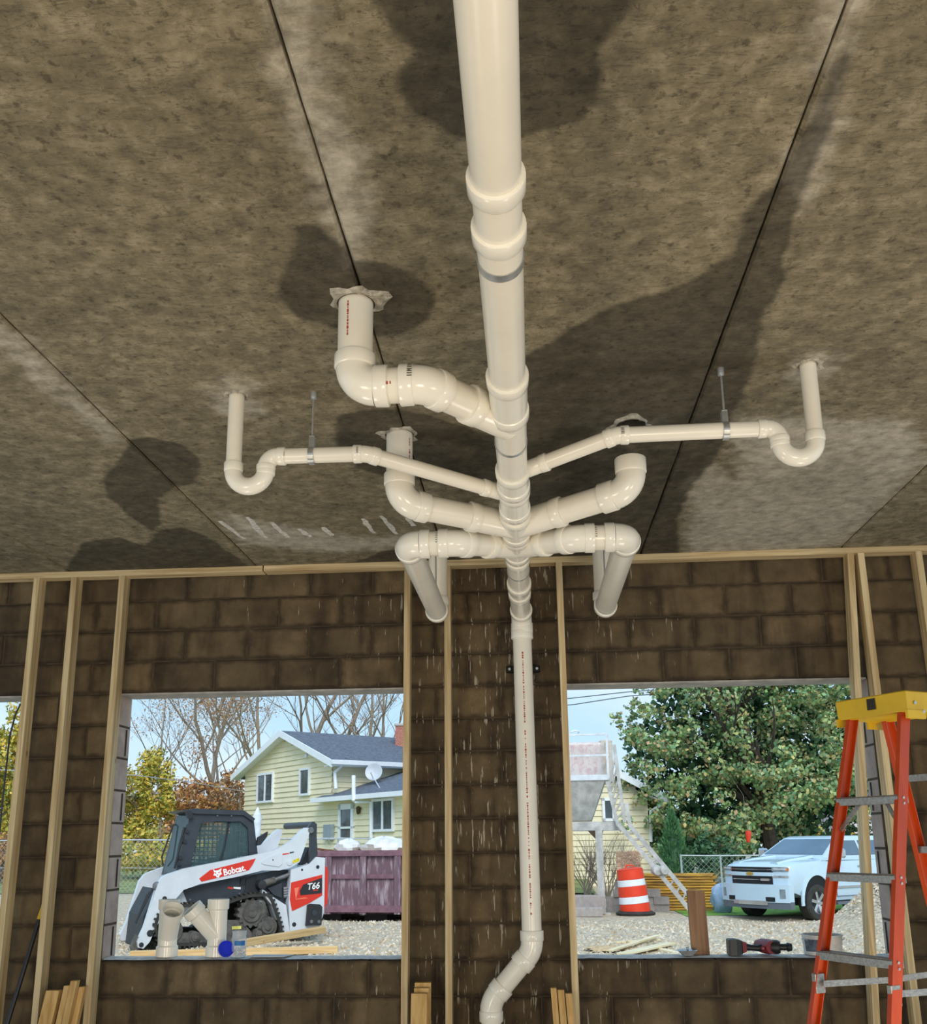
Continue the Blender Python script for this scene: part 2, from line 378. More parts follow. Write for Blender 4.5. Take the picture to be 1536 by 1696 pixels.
for (a, b, c, d) in [(75,1190,190,1278),(205,1170,300,1275),(325,1197,408,1272),(455,1228,518,1268),(575,1220,620,1262),(768,1178,828,1250),(860,1165,935,1255),(975,1150,1020,1215)]:
    p = PZ(340+a/2.954, 460+b/2.954, CEIL-.001); q = PZ(340+c/2.954, 460+d/2.954, CEIL-.001); mb = MB(); n = 7; t = (q-p).normalized().cross(Vector((0, 0, 1)))
    rows = []
    for i in range(n):
        s = i/(n-1); ww = (.012+.009*random.random())*(1-.5*abs(s-.5)); c0 = p.lerp(q, s)+t*random.uniform(-.006, .006)
        rows.append([c0-t*ww, c0+t*ww])
    for i in range(n-1): mb.quad(rows[i][0], rows[i][1], rows[i+1][1], rows[i+1][0])
    mb.build('chalk_mark', MCHALK, ceil)
# ---- block wall
def block_mat():
    m = bpy.data.materials.new('damp_concrete_block'); m.use_nodes = True; nt = m.node_tree; L = nt.links.new; b = nt.nodes['Principled BSDF']
    g = nd(nt, 'ShaderNodeNewGeometry'); oi = nd(nt, 'ShaderNodeObjectInfo'); tc = nd(nt, 'ShaderNodeTexCoord')
    n1 = nd(nt, 'ShaderNodeTexNoise', i_Scale=5, i_Detail=6, i_Roughness=.65); L(g.outputs['Position'], n1.inputs[0])
    base = ramp(nt, [(.3, C('#4c3e2b')), (.55, C('#66563d')), (.8, C('#7d6b50'))]); L(n1.outputs[0], base.inputs[0])
    rnd = ramp(nt, [(0, (.74, .73, .72)), (1, (1.14, 1.13, 1.12))]); L(oi.outputs['Random'], rnd.inputs[0])
    mu = nd(nt, 'ShaderNodeMix', data_type='RGBA', blend_type='MULTIPLY', i_0=1.0); L(base.outputs[0], mu.inputs[6]); L(rnd.outputs[0], mu.inputs[7])
    # soaked bands: rain tracks down the face and along the bed joints
    mp = nd(nt, 'ShaderNodeMapping'); mp.inputs['Scale'].default_value = (4.5, 4.5, .8); L(g.outputs['Position'], mp.inputs[0])
    n2 = nd(nt, 'ShaderNodeTexNoise', i_Scale=1.6, i_Detail=4, i_Distortion=.5); L(mp.outputs[0], n2.inputs[0])
    wet = ramp(nt, [(.48, (1, 1, 1)), (.66, (.5, .46, .42))]); L(n2.outputs[0], wet.inputs[0])
    mu2 = nd(nt, 'ShaderNodeMix', data_type='RGBA', blend_type='MULTIPLY', i_0=.9); L(mu.outputs[2], mu2.inputs[6]); L(wet.outputs[0], mu2.inputs[7])
    # rim soaked by the mortar
    sp = nd(nt, 'ShaderNodeSeparateXYZ'); L(tc.outputs['Object'], sp.inputs[0])
    nz = nd(nt, 'ShaderNodeTexNoise', i_Scale=14, i_Detail=4); L(g.outputs['Position'], nz.inputs[0])
    az = nd(nt, 'ShaderNodeMath', operation='ABSOLUTE'); L(sp.outputs['Z'], az.inputs[0])
    az2 = nd(nt, 'ShaderNodeMath', operation='MULTIPLY_ADD'); L(nz.outputs[0], az2.inputs[0]); az2.inputs[1].default_value = .05; L(az.outputs[0], az2.inputs[2])
    rim = nd(nt, 'ShaderNodeMapRange', interpolation_type='SMOOTHSTEP'); L(az2.outputs[0], rim.inputs[0]); rim.inputs[1].default_value = .09; rim.inputs[2].default_value = .125
    mu3 = nd(nt, 'ShaderNodeMix', data_type='RGBA', blend_type='MULTIPLY'); ax_ = nd(nt, 'ShaderNodeMath', operation='ABSOLUTE'); L(sp.outputs['X'], ax_.inputs[0]); ax2 = nd(nt, 'ShaderNodeMath', operation='MULTIPLY_ADD'); L(nz.outputs[0], ax2.inputs[0]); ax2.inputs[1].default_value = .07; L(ax_.outputs[0], ax2.inputs[2])
    rimx = nd(nt, 'ShaderNodeMapRange', interpolation_type='SMOOTHSTEP'); L(ax2.outputs[0], rimx.inputs[0]); rimx.inputs[1].default_value = .19; rimx.inputs[2].default_value = .24
    mxr = nd(nt, 'ShaderNodeMath', operation='MAXIMUM'); L(rim.outputs[0], mxr.inputs[0]); L(rimx.outputs[0], mxr.inputs[1]); L(mxr.outputs[0], mu3.inputs[0]); L(mu2.outputs[2], mu3.inputs[6]); mu3.inputs[7].default_value = (.40, .36, .32, 1)
    # limewash drips and splashes round the soil stack
    mp4 = nd(nt, 'ShaderNodeMapping'); mp4.inputs['Scale'].default_value = (55, 55, 5.5); L(g.outputs['Position'], mp4.inputs[0])
    n4 = nd(nt, 'ShaderNodeTexNoise', i_Scale=1, i_Detail=3, i_Roughness=.6); L(mp4.outputs[0], n4.inputs[0])
    px = nd(nt, 'ShaderNodeSeparateXYZ'); L(g.outputs['Position'], px.inputs[0])
    dx = nd(nt, 'ShaderNodeMath', operation='SUBTRACT'); L(px.outputs['X'], dx.inputs[0]); dx.inputs[1].default_value = -.22
    ab = nd(nt, 'ShaderNodeMath', operation='ABSOLUTE'); L(dx.outputs[0], ab.inputs[0])
    near = nd(nt, 'ShaderNodeMapRange'); L(ab.outputs[0], near.inputs[0]); near.inputs[1].default_value = .1; near.inputs[2].default_value = 1.9; near.inputs[3].default_value = .055; near.inputs[4].default_value = -.07
    sm = nd(nt, 'ShaderNodeMath', operation='ADD'); L(n4.outputs[0], sm.inputs[0]); L(near.outputs[0], sm.inputs[1])
    sr = ramp(nt, [(.655, (0, 0, 0)), (.70, (.75, .75, .75))]); L(sm.outputs[0], sr.inputs[0])
    mw = nd(nt, 'ShaderNodeMix', data_type='RGBA'); L(sr.outputs[0], mw.inputs[0]); L(mu3.outputs[2], mw.inputs[6]); mw.inputs[7].default_value = C('#b7ab98')
    # damp stops at the inner face; drier reveals also painted lighter as if sky-lit
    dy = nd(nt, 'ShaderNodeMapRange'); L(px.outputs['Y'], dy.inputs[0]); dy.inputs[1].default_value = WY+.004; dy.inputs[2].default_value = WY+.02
    dry_litc = ramp(nt, [(.3, C('#98847a')), (.7, C('#c2b0a5'))]); L(n1.outputs[0], dry_litc.inputs[0])
    md = nd(nt, 'ShaderNodeMix', data_type='RGBA'); L(dy.outputs[0], md.inputs[0]); L(mw.outputs[2], md.inputs[6]); L(dry_litc.outputs[0], md.inputs[7])
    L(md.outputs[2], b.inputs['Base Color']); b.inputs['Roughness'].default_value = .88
    n6 = nd(nt, 'ShaderNodeTexNoise', i_Scale=90, i_Detail=3); L(g.outputs['Position'], n6.inputs[0])
    bp = nd(nt, 'ShaderNodeBump', i_Strength=.35, i_Distance=.006); L(n6.outputs[0], bp.inputs['Height']); L(bp.outputs[0], b.inputs['Normal'])
    MATS['block'] = m; return m
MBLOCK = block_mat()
MMORT = mat('wet_mortar', '#473a29', .92, var=.3, vs=12, bump=.4)
WX0, WX1 = GX-21*G2, GX+17*G2
core = MB(); ins = .006
def slab(x0, x1, z0, z1): core.box(((x0+x1)/2, WY+WT/2, (z0+z1)/2), (x1-x0, WT-.007, z1-z0))
TOPZ = SILL+12*G2
slab(-6.6, 5.8, 0, SILL-ins); slab(-6.6, 5.8, HEAD+ins, CEIL)
slab(-6.6, OP[0][0]-ins, SILL-ins, HEAD+ins); slab(OP[0][1]+ins, OP[1][0]-ins, SILL-ins, HEAD+ins); slab(OP[1][1]+ins, OP[2][0]-ins, SILL-ins, HEAD+ins); slab(OP[2][1]+ins, 5.8, SILL-ins, HEAD+ins)
wall = core.build('wall_back', MMORT, label='dark damp concrete block wall with three window openings', kind='structure')
BM = {}
def block(x0, x1, z0, z1, y0=WY, y1=WY+WT):
    key = (round(x1-x0, 3), round(z1-z0, 3))
    if key not in BM:
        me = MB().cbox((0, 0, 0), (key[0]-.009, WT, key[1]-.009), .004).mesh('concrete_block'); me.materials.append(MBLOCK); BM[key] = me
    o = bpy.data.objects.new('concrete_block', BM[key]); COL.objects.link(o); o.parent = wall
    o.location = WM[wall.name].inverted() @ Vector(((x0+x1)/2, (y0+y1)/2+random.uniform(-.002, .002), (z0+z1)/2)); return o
for c in range(17):
    z0 = c*G2; z1 = min(z0+G2, CEIL-.002)
    if z1-z0 < .05: continue
    spans = [(WX0, WX1)]
    if 5 <= c < 13: spans = [(OP[0][1], OP[1][0]), (OP[1][1], OP[2][0]), (OP[2][1], WX1)]
    for a, b in spans:
        off = GX+(c % 2)*G2; k = math.floor((a-off)/(2*G2)+1e-6); x = off+k*2*G2
        while x < b-1e-4:
            p, q = max(x, a), min(x+2*G2, b)
            if q-p > .02: block(p, q, z0, z1)
            x += 2*G2
MGROOVE = mat('sash_groove_shade', '#241d15', .95, var=.2)
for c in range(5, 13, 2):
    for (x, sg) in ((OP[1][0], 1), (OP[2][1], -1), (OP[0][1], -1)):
        MB().box((x+sg*.0012-.001*sg, WY+.135, (c+.5)*G2), (.002, .014, .17)).build('sash_groove_shade', MGROOVE, wall)  # dark strip laid on the jamb stands for the shade in a groove
MLINT = mat('lit_lintel_plate', '#a9a29a', .6, .2, var=.25, vs=7)  # pale grey puts the lit underside of the opening into the colour
MSILLM = mat('sill_mortar', '#d8d4ce', .95, var=.2, vs=25, bump=.15, bs=50)
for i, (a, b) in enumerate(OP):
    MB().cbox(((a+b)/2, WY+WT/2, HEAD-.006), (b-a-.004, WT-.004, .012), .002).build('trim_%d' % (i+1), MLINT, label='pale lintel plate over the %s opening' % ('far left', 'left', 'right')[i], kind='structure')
    mb = MB(); n = 22; rows = []
    for s in range(n+1):
        x = a+(b-a)*s/n
        rows.append([(x, WY+.003, SILL+.002+.004*random.random()), (x, WY+.07, SILL+.006+.006*random.random()), (x, WY+.14, SILL+.006+.006*random.random()), (x, WY+WT-.003, SILL+.002+.004*random.random())])
    for s in range(n):
        for j in range(3): mb.quad(rows[s][j], rows[s+1][j], rows[s+1][j+1], rows[s][j+1])
    mb.build('trim_%d' % (i+4), MSILLM, label='rough mortar bed on the sill of the %s opening' % ('far left', 'left', 'right')[i], kind='structure')
# ---- floor slab
MB().box((-.4, .98, -.06), (12.4, 10.4, .12)).build('floor', mat('floor_concrete', '#a79f92', .9, var=.2, vs=3, bump=.2), label='bare concrete floor slab', kind='structure')
# ================================================================== DRAIN PIPES
MPVC = mat('white_pvc', '#eee7d8', .24, var=.05, vs=3, bump=.03, bs=20)
MPVCF = mat('white_pvc_fitting', '#f1ebdd', .18, var=.03, vs=3)
MRED = mat('red_print', '#a8402c', .6, var=0); MBLK = mat('black_print', '#3a352f', .6, var=0)
MZINC = mat('galvanised_steel', '#c4c6c6', .35, .75, var=.15, vs=20)
R4, R2 = .05715, .0302
MX = -.045
def mz(Y): return 3.13-.02*(Y-1.4)
def YB(y, off=.064):
    a, b = .9, 6.5
    for _ in range(40):
        c = (a+b)/2
        if project((MX, c, mz(c)-off))[1] < y: a = c
        else: b = c
    return (a+b)/2
drain = thing('drain_pipe_assembly', 'branched white plastic drain pipe hung under the concrete ceiling', 'pipe', (MX, 5.8, 0))
def mp_(Y): return Vector((MX, Y, mz(Y)))
def pipe(a, b, r, name='pipe', n=32, m=None): return MB().tube([a, b], r, n).build(name, m or MPVC, drain)
def hub(mb, o, d, r, L, lip=True, n=32):
    """socket: opens along d from o; r = pipe radius"""
    R = r*1.17
    mb.lathe([(r*1.05, -.004), (R-.001, -.001), (R, .001), (R+.0008, L-.003), (R-.001, L), (r*.99, L+.0005)], o, d, n)
def arc(p, c, q, rad, k=10):
    d1 = (p-c).normalized(); d2 = (q-c).normalized(); ang = d1.angle(d2); t = rad/math.tan(ang/2)
    a = c+d1*t; b = c+d2*t; bis = (d1+d2).normalized(); o = c+bis*(rad/math.sin(ang/2)); va = a-o; tot = math.pi-ang; ax = va.cross(b-o).normalized()
    return [o+Matrix.Rotation(tot*i/k, 3, ax) @ va for i in range(k+1)]
def route(pts, r, rads, hl, start=None, end=None, openend=False):
    pts = [Vector(p) for p in pts]; arcs = [arc(pts[i-1], pts[i], pts[i+1], rads[i-1]) for i in range(1, len(pts)-1)]
    prev = start if start is not None else pts[0]
    for i, A in enumerate(arcs):
        mb = MB(); n = 28; rf = r*1.09
        mb.tube(A, rf, n, cap=False); d0 = (A[0]-A[1]).normalized(); d1 = (A[-1]-A[-2]).normalized()
        d0 = (pts[i]-pts[i+1]).normalized(); d1 = (pts[i+2]-pts[i+1]).normalized()
        hub(mb, A[0], d0, r, hl); hub(mb, A[-1], d1, r, hl); mb.build('elbow_fitting', MPVCF, drain)
        if (A[0]-prev).length > .01: pipe(prev, A[0]+d0*.0, r)
        prev = A[-1]
    if not openend: pipe(prev, pts[-1] if end is None else end, r)
def wye(Y0, Y1, branches):
    """fitting on the main run between Y0 (upstream) and Y1; branches: (junction Y, target point, r)"""
    mb = MB(); a, b = mp_(Y0), mp_(Y1); d = (b-a).normalized(); h = min(.05, (Y1-Y0)*.25)
    mb.tube([a+d*h, b-d*h], R4*1.09, 32, cap=False); hub(mb, a+d*h, -d, R4, h); hub(mb, b-d*h, d, R4, h)
    ends = []
    for (yj, tgt, r, L) in branches:
        o = mp_(yj); e = (Vector(tgt)-o).normalized(); q = o+e*L
        mb.tube([o, q], r*1.09, 28, cap=False); hub(mb, q-e*.0, e, r, .045 if r > .04 else .03); ends.append(q)
    mb.build('wye_fitting', MPVCF, drain); return ends
# left and right branches -----------------------------------------------------
XL, XR = -.537, .452
YL1 = 2.823; zL1 = P(690, 637, YL1).z
j1 = YL1+.265
# 1: big closet bend left, near
e = wye(YB(652), YB(716), [(j1, (MX-.265, YL1, zL1), R4, .15)])
route([mp_(j1), (MX-.265, YL1, zL1), (XL, YL1, zL1), (XL, YL1, CEIL+.02)], R4, [.09, .068], .042, start=e[0])
# 2: left trap arm
YT = 3.443; zA = P(520, 755, YT).z; xk = P(607, 757, YT).x; jL = YB(846); xt = -1.125
eL = wye(YB(834), YB(869), [(jL, (xk, YT, zA), R2, .12)])[0]
def trap_arm(j, e, xk, xt, sg, Y, za):
    xu = xt-sg*.128   # second leg
    route([mp_(j), (xk, Y, za), (xu, Y, za+.004), (xu, Y, za-.055)], R2, [.07, .046], .03, start=e, openend=True)
    cz = za-.052; mb = MB(); cx = (xu+xt)/2; rr = abs(xt-xu)/2
    A = [Vector((cx-sg*rr*math.cos(t), Y, cz-rr*math.sin(t))) for t in np.linspace(0, math.pi, 17)]
    mb.tube(A, R2*1.12, 28, cap=False); hub(mb, A[0], Vector((0, 0, 1)), R2*1.03, .02); hub(mb, A[-1], Vector((0, 0, 1)), R2*1.03, .034); mb.build('trap_bend', MPVCF, drain)
    pipe((xt, Y, cz), (xt, Y, CEIL+.02), R2)
trap_arm(jL, eL, xk, xt, -1, YT, zA)
# 3: right trap arm
YTR = 3.392; zR = P(1150, 716, YTR).z; xkR = P(1022, 727, YTR).x; jR = YB(812)
eR = wye(YB(803), YB(834), [(jR, (xkR, YTR, zR), R2, .12)])[0]
trap_arm(jR, eR, xkR, 1.071, 1, YTR, zR)
# 4: diagonal pair
YL3 = 3.881; j3 = YB(893); z3 = P(672, 832, YL3).z; YR3 = 3.90; z3r = P(1022, 812, YR3).z
e3 = wye(YB(874), YB(907), [(j3, (XL, YL3, z3), R4, .19), (j3, (XR, YR3, z3r), R4, .19)])
route([mp_(j3), (XL, YL3, z3), (XL, YL3, CEIL+.02)], R4, [.085], .048, start=e3[0])
route([mp_(j3), (XR, YR3, z3r), (XR, YR3, CEIL)], R4, [.085], .062, start=e3[1], openend=True)
# 5: rear pair
j5 = YB(925); YA = j5-.27; z5 = P(765, 899, YA).z; z5r = P(950, 892, YA).z; YE = 5.60
e5 = wye(YB(907), YB(938), [(j5, (MX-.27, YA, z5), R4, .16), (j5, (MX+.27, YA, z5r), R4, .16)])
for sg, x, z, ee in ((-1, XL, z5, e5[0]), (1, XR, z5r, e5[1])):
    route([mp_(j5), (MX+sg*.27, YA, z), (x, YA, z), (x, YE, z+.01), (x, YE, CEIL+.02)], R4, [.09, .06, .06], .042, start=ee)
# main run ---------------------------------------------------------------------
segs = [(-1.6, YB(335)), (YB(352), YB(420)), (YB(432), YB(655)), (YB(712), YB(806)), (YB(865), YB(878)), (YB(934), 5.56)]
for a, b in segs: pipe(mp_(a), mp_(b), R4)
def ring(Y0, Y1, name='coupling', k=1.17):
    mb = MB(); a = mp_(Y0); d = (mp_(Y1)-a).normalized(); L = Y1-Y0
    mb.lathe([(R4, 0), (R4*k-.001, .0005), (R4*k, .003), (R4*k, L*.75), (R4*1.03, L), (R4, L+.002)], a, d, 32); return mb.build(name, MPVCF, drain)
ring(YB(331), YB(360)); ring(YB(411), YB(437))
ring(YB(943), YB(951), k=1.1); ring(YB(984), YB(992)); ring(YB(998), YB(1006), k=1.12)
# quarter bend and stack
corner = Vector((-.041, 5.80, mz(5.8))); A = arc(mp_(5.0), corner, Vector((-.041, 5.8, 0)), .10, 12)
mb = MB(); mb.tube(A, R4*1.09, 32, cap=False); hub(mb, A[0], (mp_(5.0)-mp_(5.6)).normalized(), R4, .05); hub(mb, A[-1], Vector((0, 0, -1)), R4, .05); mb.build('elbow_fitting', MPVCF, drain)
pipe(mp_(5.5), A[0], R4)
zh = P(866, 1041, 5.8).z
VT = Vector((-.041, 5.8, A[-1].z)); V1 = Vector((-.028, 5.8, 1.085)); V2 = Vector((-.268, 5.8, .815)); V3 = Vector((-.27, 5.8, 0.0))
route([VT, V1, V2, V3], R4, [.14, .14], .055)
mb = MB(); mb.lathe([(R4, .034), (R4*1.14, .033), (R4*1.17, .03), (R4*1.17, -.03), (R4*1.13, -.034), (R4, -.034)], Vector((-.040, 5.8, zh)), (0, 0, 1), 32); mb.build('coupling', MPVCF, drain)
# printed line along the stack and risers (illegible at this distance: broken dashes)
def print_line(o, d, nrm, L, r, m, name='printed_marking', wd=.005, gap=.006):
    mb = MB(); d = Vector(d); nrm = Vector(nrm).normalized(); s = d.cross(nrm); t = 0; rr = random.Random(int(L*1000))
    while t < L:
        l = rr.choice((.004, .006, .009, .012)); w = wd*rr.uniform(.5, 1)
        if rr.random() < .85:
            c = Vector(o)+nrm*(r+.0006)
            mb.quad(c+d*t-s*w, c+d*t+s*w, c+d*(t+l)+s*w, c+d*(t+l)-s*w)
        t += l+rr.uniform(.4, 1)*gap*(3 if rr.random() < .1 else 1)
    mb.build(name, m, drain, kind='stuff')
dv = (V1-VT).normalized()
print_line(VT+dv*.14, dv, (.0, -1, -.0), 1.52, R4, MRED)
print_line((XL, YL1, 3.40), (0, 0, -1), (-.28, -1, 0), .115, R4, MRED, wd=.0035, gap=.003)
print_line((XL, YL3, 3.40), (0, 0, -1), (.9, -.6, 0), .12, R4, MRED, wd=.004)
print_line((-.43, YL1, zL1), (1, 0, 0), (0, -1, -.3), .03, R4, MRED, wd=.006)
print_line((-.353, YL1, zL1), (0, -.3, -.95), (0, -.95, .3), .001, R4*1.19, MBLK)
for (x, w0) in ((-.352, .008),):
    mb = MB()
    for k in range(9):
        t = math.radians(55-k*7); nrm = Vector((0, -math.cos(t), math.sin(t)))*(R4*1.19+.0008)
        s = Vector((x, YL1, zL1))+nrm; tt = Vector((0, math.sin(t), math.cos(t)))*.0016
        mb.quad(s-Vector((w0, 0, 0))-tt, s+Vector((w0, 0, 0))-tt, s+Vector((w0, 0, 0))+tt, s-Vector((w0, 0, 0))+tt)
    mb.build('printed_marking', MBLK, drain, kind='stuff')
for (x, Y, z, r, L) in ((xt+.19, YT, zA, R2, .035), (xkR+.02, YTR, zR, R2*1.19, .012), (xk-.03, YT, zA, R2*1.19, .008), (-.40, YA, z5, R4*1.19, .008), (.31, YA, z5r, R4*1.19, .008)):
    mb = MB()
    for k in range(5):
        t = math.radians(25-k*9); nrm = Vector((0, -math.cos(t), math.sin(t)))*(r+.0008); s = Vector((x, Y, z))+nrm; tt = Vector((0, math.sin(t), math.cos(t)))*.0014; w = Vector((L/2, 0, 0))
        mb.quad(s-w-tt, s+w-tt, s+w+tt, s-w+tt)
    mb.build('printed_marking', MBLK, drain, kind='stuff')
# broken concrete round the risers
for i, (x, y, r, sk) in enumerate(((XL, YL1, R4, (.03, -.04)), (xt, YT, R2, (0, 0)), (XL, YL3, R4, (0, 0)), (1.071, YTR, R2, (.02, .02)), (HOLE.x, HOLE.y, R4, (-.02, -.02)))):
    chip_ring(Vector((x, y, 0)), r+.006, r*1.25+.018, 40+i, (sk[0]*.7, sk[1]*.7)).build('chipped_concrete', MCHIP, ceil)
# hangers ----------------------------------------------------------------------
def hanger(x, Y, z, label):
    t = thing('pipe_hanger', label, 'hanger', (x, Y, z), group='threaded rod hangers on the two thin arms')
    zt = z+R2+.055
    MB().tube([(x, Y, zt), (x, Y, CEIL)], .0045, 10).build('threaded_rod', MZINC, t)
    MB().lathe([(0, -.028), (.011, -.028), (.013, -.02), (.013, 0), (0, 0)], (x, Y, CEIL), (0, 0, 1), 12).build('anchor', MZINC, t)
    MB().lathe([(0, 0), (.008, 0), (.009, .005), (.008, .011), (0, .011)], (x, Y, zt-.014), (0, 0, 1), 6, smooth=False).build('nut', MZINC, t)
    mb = MB(); n = 28; w = .011; rings = []
    pts = [(.011, R2+.05)]+[((R2+.003)*math.sin(a), (R2+.003)*math.cos(a)) for a in np.linspace(.45, 2*math.pi-.45, n)]+[(-.011, R2+.05)]
    for a, b in pts:
        c = Vector((x, Y+a, z+b)); nn = Vector((0, a, b if abs(b) < R2+.01 else 0)).normalized()*.0012
        rings.append([c-Vector((w, 0, 0))+nn, c+Vector((w, 0, 0))+nn, c+Vector((w, 0, 0))-nn, c-Vector((w, 0, 0))-nn])
    mb.loft(rings, cap=True, smooth=False).build('clevis_band', MZINC, t)
    MB().cbox((x, Y, z+R2+.048), (.02, .03, .004), .001).build('clevis_plate', MZINC, t)
hL = PZ(523, 656, CEIL); hanger(hL.x, YT, zA, 'zinc rod hanger gripping the left thin arm')
hR = PZ(1191, 617, CEIL); hanger(hR.x, YTR, zR, 'zinc rod hanger gripping the right thin arm')
def band(c, d, r, label, w=.011):
    d = Vector(d).normalized(); t = thing('pipe_strap', label, 'strap', c, group='steel straps round the big pipes')
    mb = MB(); mb.lathe([(r+.0006, -w), (r+.0026, -w), (r+.0026, w), (r+.0006, w)], c, d, 40); mb.build('strap_loop', MZINC, t)
    top = Vector(c)+Vector((0, 0, r))
    MB().tube([top, (top.x, top.y, CEIL)], .0045, 8).build('threaded_rod', MZINC, t)
dm = mp_(2)-mp_(1)
for y, lb in ((466, 'wide steel strap below the near couplings of the main pipe'), (759, 'steel strap on the main pipe above the thin arms'), (964, 'steel strap on the main pipe just before the wall bend')):
    band(mp_(YB(y)), dm, R4, lb, .014 if y < 500 else .008)
band((XL, YE-.13, z5+.008), (0, 1, 0), R4, 'steel strap on the left rear branch facing the wall', .005)
band((XR, YE-.13, z5r+.008), (0, 1, 0), R4, 'steel strap on the right rear branch facing the wall', .005)
t = thing('pipe_bracket', 'black strut bracket holding the stack to the block wall', 'bracket', P(871, 1108, 5.95))
zb = P(871, 1108, 5.95).z; MSTRUT = mat('black_strut', '#1d1b1a', .5, .5, var=.2)
MB().cbox((-.04, 5.963, zb), (.21, .03, .042), .003).build('strut', MSTRUT, t)
MB().cbox((-.04, 5.904, zb), (.05, .088, .024), .003).build('standoff', MSTRUT, t)
for x in (-.125, .045): MB().lathe([(0, -.006), (.009, -.006), (.009, 0), (0, 0)], (x, 5.944, zb), (0, 1, 0), 6, smooth=False).build('bolt', MZINC, t)
# ================================================================== FRAMING
def woodmat(name, a, b, dirz=True):
    m = bpy.data.materials.new(name); m.use_nodes = True; nt = m.node_tree; L = nt.links.new; bs = nt.nodes['Principled BSDF']
    tc = nd(nt, 'ShaderNodeTexCoord'); oi = nd(nt, 'ShaderNodeObjectInfo'); mp = nd(nt, 'ShaderNodeMapping'); mp.inputs['Scale'].default_value = (22, 22, 1.0) if dirz else (1.0, 22, 22)
    ad = nd(nt, 'ShaderNodeVectorMath', operation='ADD'); L(tc.outputs['Object'], ad.inputs[0]); L(oi.outputs['Random'], ad.inputs[1]); L(ad.outputs[0], mp.inputs[0])
    n = nd(nt, 'ShaderNodeTexNoise', i_Scale=1.6, i_Detail=5, i_Distortion=.4); L(mp.outputs[0], n.inputs[0])
    r = ramp(nt, [(.34, C(a)), (.62, C(b))]); L(n.outputs[0], r.inputs[0])
    v = nd(nt, 'ShaderNodeTexVoronoi', i_Scale=3.2); mp2 = nd(nt, 'ShaderNodeMapping'); mp2.inputs['Scale'].default_value = (3, 3, 1.0) if dirz else (1.0, 3, 3); L(ad.outputs[0], mp2.inputs[0]); L(mp2.outputs[0], v.inputs[0])
    k = ramp(nt, [(.03, (.12, .05, .02)), (.085, (1, 1, 1))]); L(v.outputs['Distance'], k.inputs[0])
    mu = nd(nt, 'ShaderNodeMix', data_type='RGBA', blend_type='MULTIPLY', i_0=.85); L(r.outputs[0], mu.inputs[6]); L(k.outputs[0], mu.inputs[7])
    rr = ramp(nt, [(0, (.85, .84, .82)), (1, (1.08, 1.08, 1.08))]); L(oi.outputs['Random'], rr.inputs[0])
    m2 = nd(nt, 'ShaderNodeMix', data_type='RGBA', blend_type='MULTIPLY', i_0=1); L(mu.outputs[2], m2.inputs[6]); L(rr.outputs[0], m2.inputs[7])
    L(m2.outputs[2], bs.inputs['Base Color']); bs.inputs['Roughness'].default_value = .7; MATS[name] = m; return m
MPINE = woodmat('pine_stud', '#b3976a', '#dcc79c'); MPINEX = woodmat('pine_plate', '#b3976a', '#dcc79c', False); MSPF = woodmat('spruce_offcut', '#b98d4c', '#d9b273')
SF = 5.82; SD = .089; PT = CEIL-.038
# top plates
for (xa, xb, lb, dz) in ((-6.2, P(434, 960, SF).x, 'pine top plate along the ceiling at the far left', 0), (P(436, 960, SF).x, -.10, 'pine top plate between the ceiling crack and the main pipe', .0), (.02, 5.6, 'pine top plate running right from the main pipe', 0)):
    MB().cbox(((xa+xb)/2, SF+SD/2, CEIL-.019-dz), (xb-xa, SD, .038), .002).build('top_plate', MPINEX, label=lb, cat='lumber', group='top plates')
def stud(x0, x1, ybot, lb, top=PT, rot=0):
    """x0: left front edge pixel at the plate, x1: same edge at y=ybot"""
    a = P(x0, project((0, SF, top))[1], SF); a = Vector((a.x, SF, top)); b = P(x1, ybot, SF); d = (b-a)/(a.z-b.z); bot = a+d*(a.z-.04)
    w = .038; mb = MB(); o = Vector((w/2, SD/2, 0))
    mb.loft([[q+o+Vector((sx*w/2, sy*SD/2, 0)) for sx, sy in ((-1, -1), (1, -1), (1, 1), (-1, 1))] for q in (bot, a)], smooth=False)
    return mb.build('stud', MPINE, label=lb, cat='lumber', group='wall studs')
stud(58.5, 0, 1505, 'leftmost pine stud, beside the far left opening')
stud(120, 51, 1696, 'pine stud in the middle of the left pier, second from the left')
stud(199, 137, 1696, 'pine stud at the left edge of the left window, pale side lit')
stud(670, 664, 1696, 'pine stud at the right edge of the left window')
stud(736, 738, 1696, 'thin pine stud just left of the vertical stack')
stud(921, 950, 1696, 'pine stud at the left edge of the right window')
stud(1406, 1447, 1696, 'upright pine stud at the right edge of the right window')
stud(1423, 1516, 1696, 'leaning pine stud right behind the ladder top')
stud(1519, 1630, 1696, 'pine stud cut by the right edge of the photograph')
for xa, xb, lb_ in ((-6.2, -.36, 'pine bottom plate left of the stack'), (-.18, 5.6, 'pine bottom plate right of the stack')): MB().cbox(((xa+xb)/2, SF+SD/2, .019), (xb-xa, SD, .038), .002).build('bottom_plate', MPINEX, label=lb_, cat='lumber', group='bottom plates')
def offcut(px, pyt, wpx, Y, tilt, lb, grp, depth=.038):
    p = P(px, pyt, Y); w = wpx/CAM_F*Y; mb = MB(); top = Vector((p.x, Y, p.z)); bot = Vector((p.x+tilt, Y-.12, .0))
    mb.loft([[q+Vector((sx*w/2, sy*depth/2, 0)) for sx, sy in ((-1, -1), (1, -1), (1, 1), (-1, 1))] for q in (bot, top)], smooth=False)
    mb.build('lumber_offcut', MSPF, label=lb, cat='lumber', group=grp)
gl = 'short offcuts leaning at the left pier'
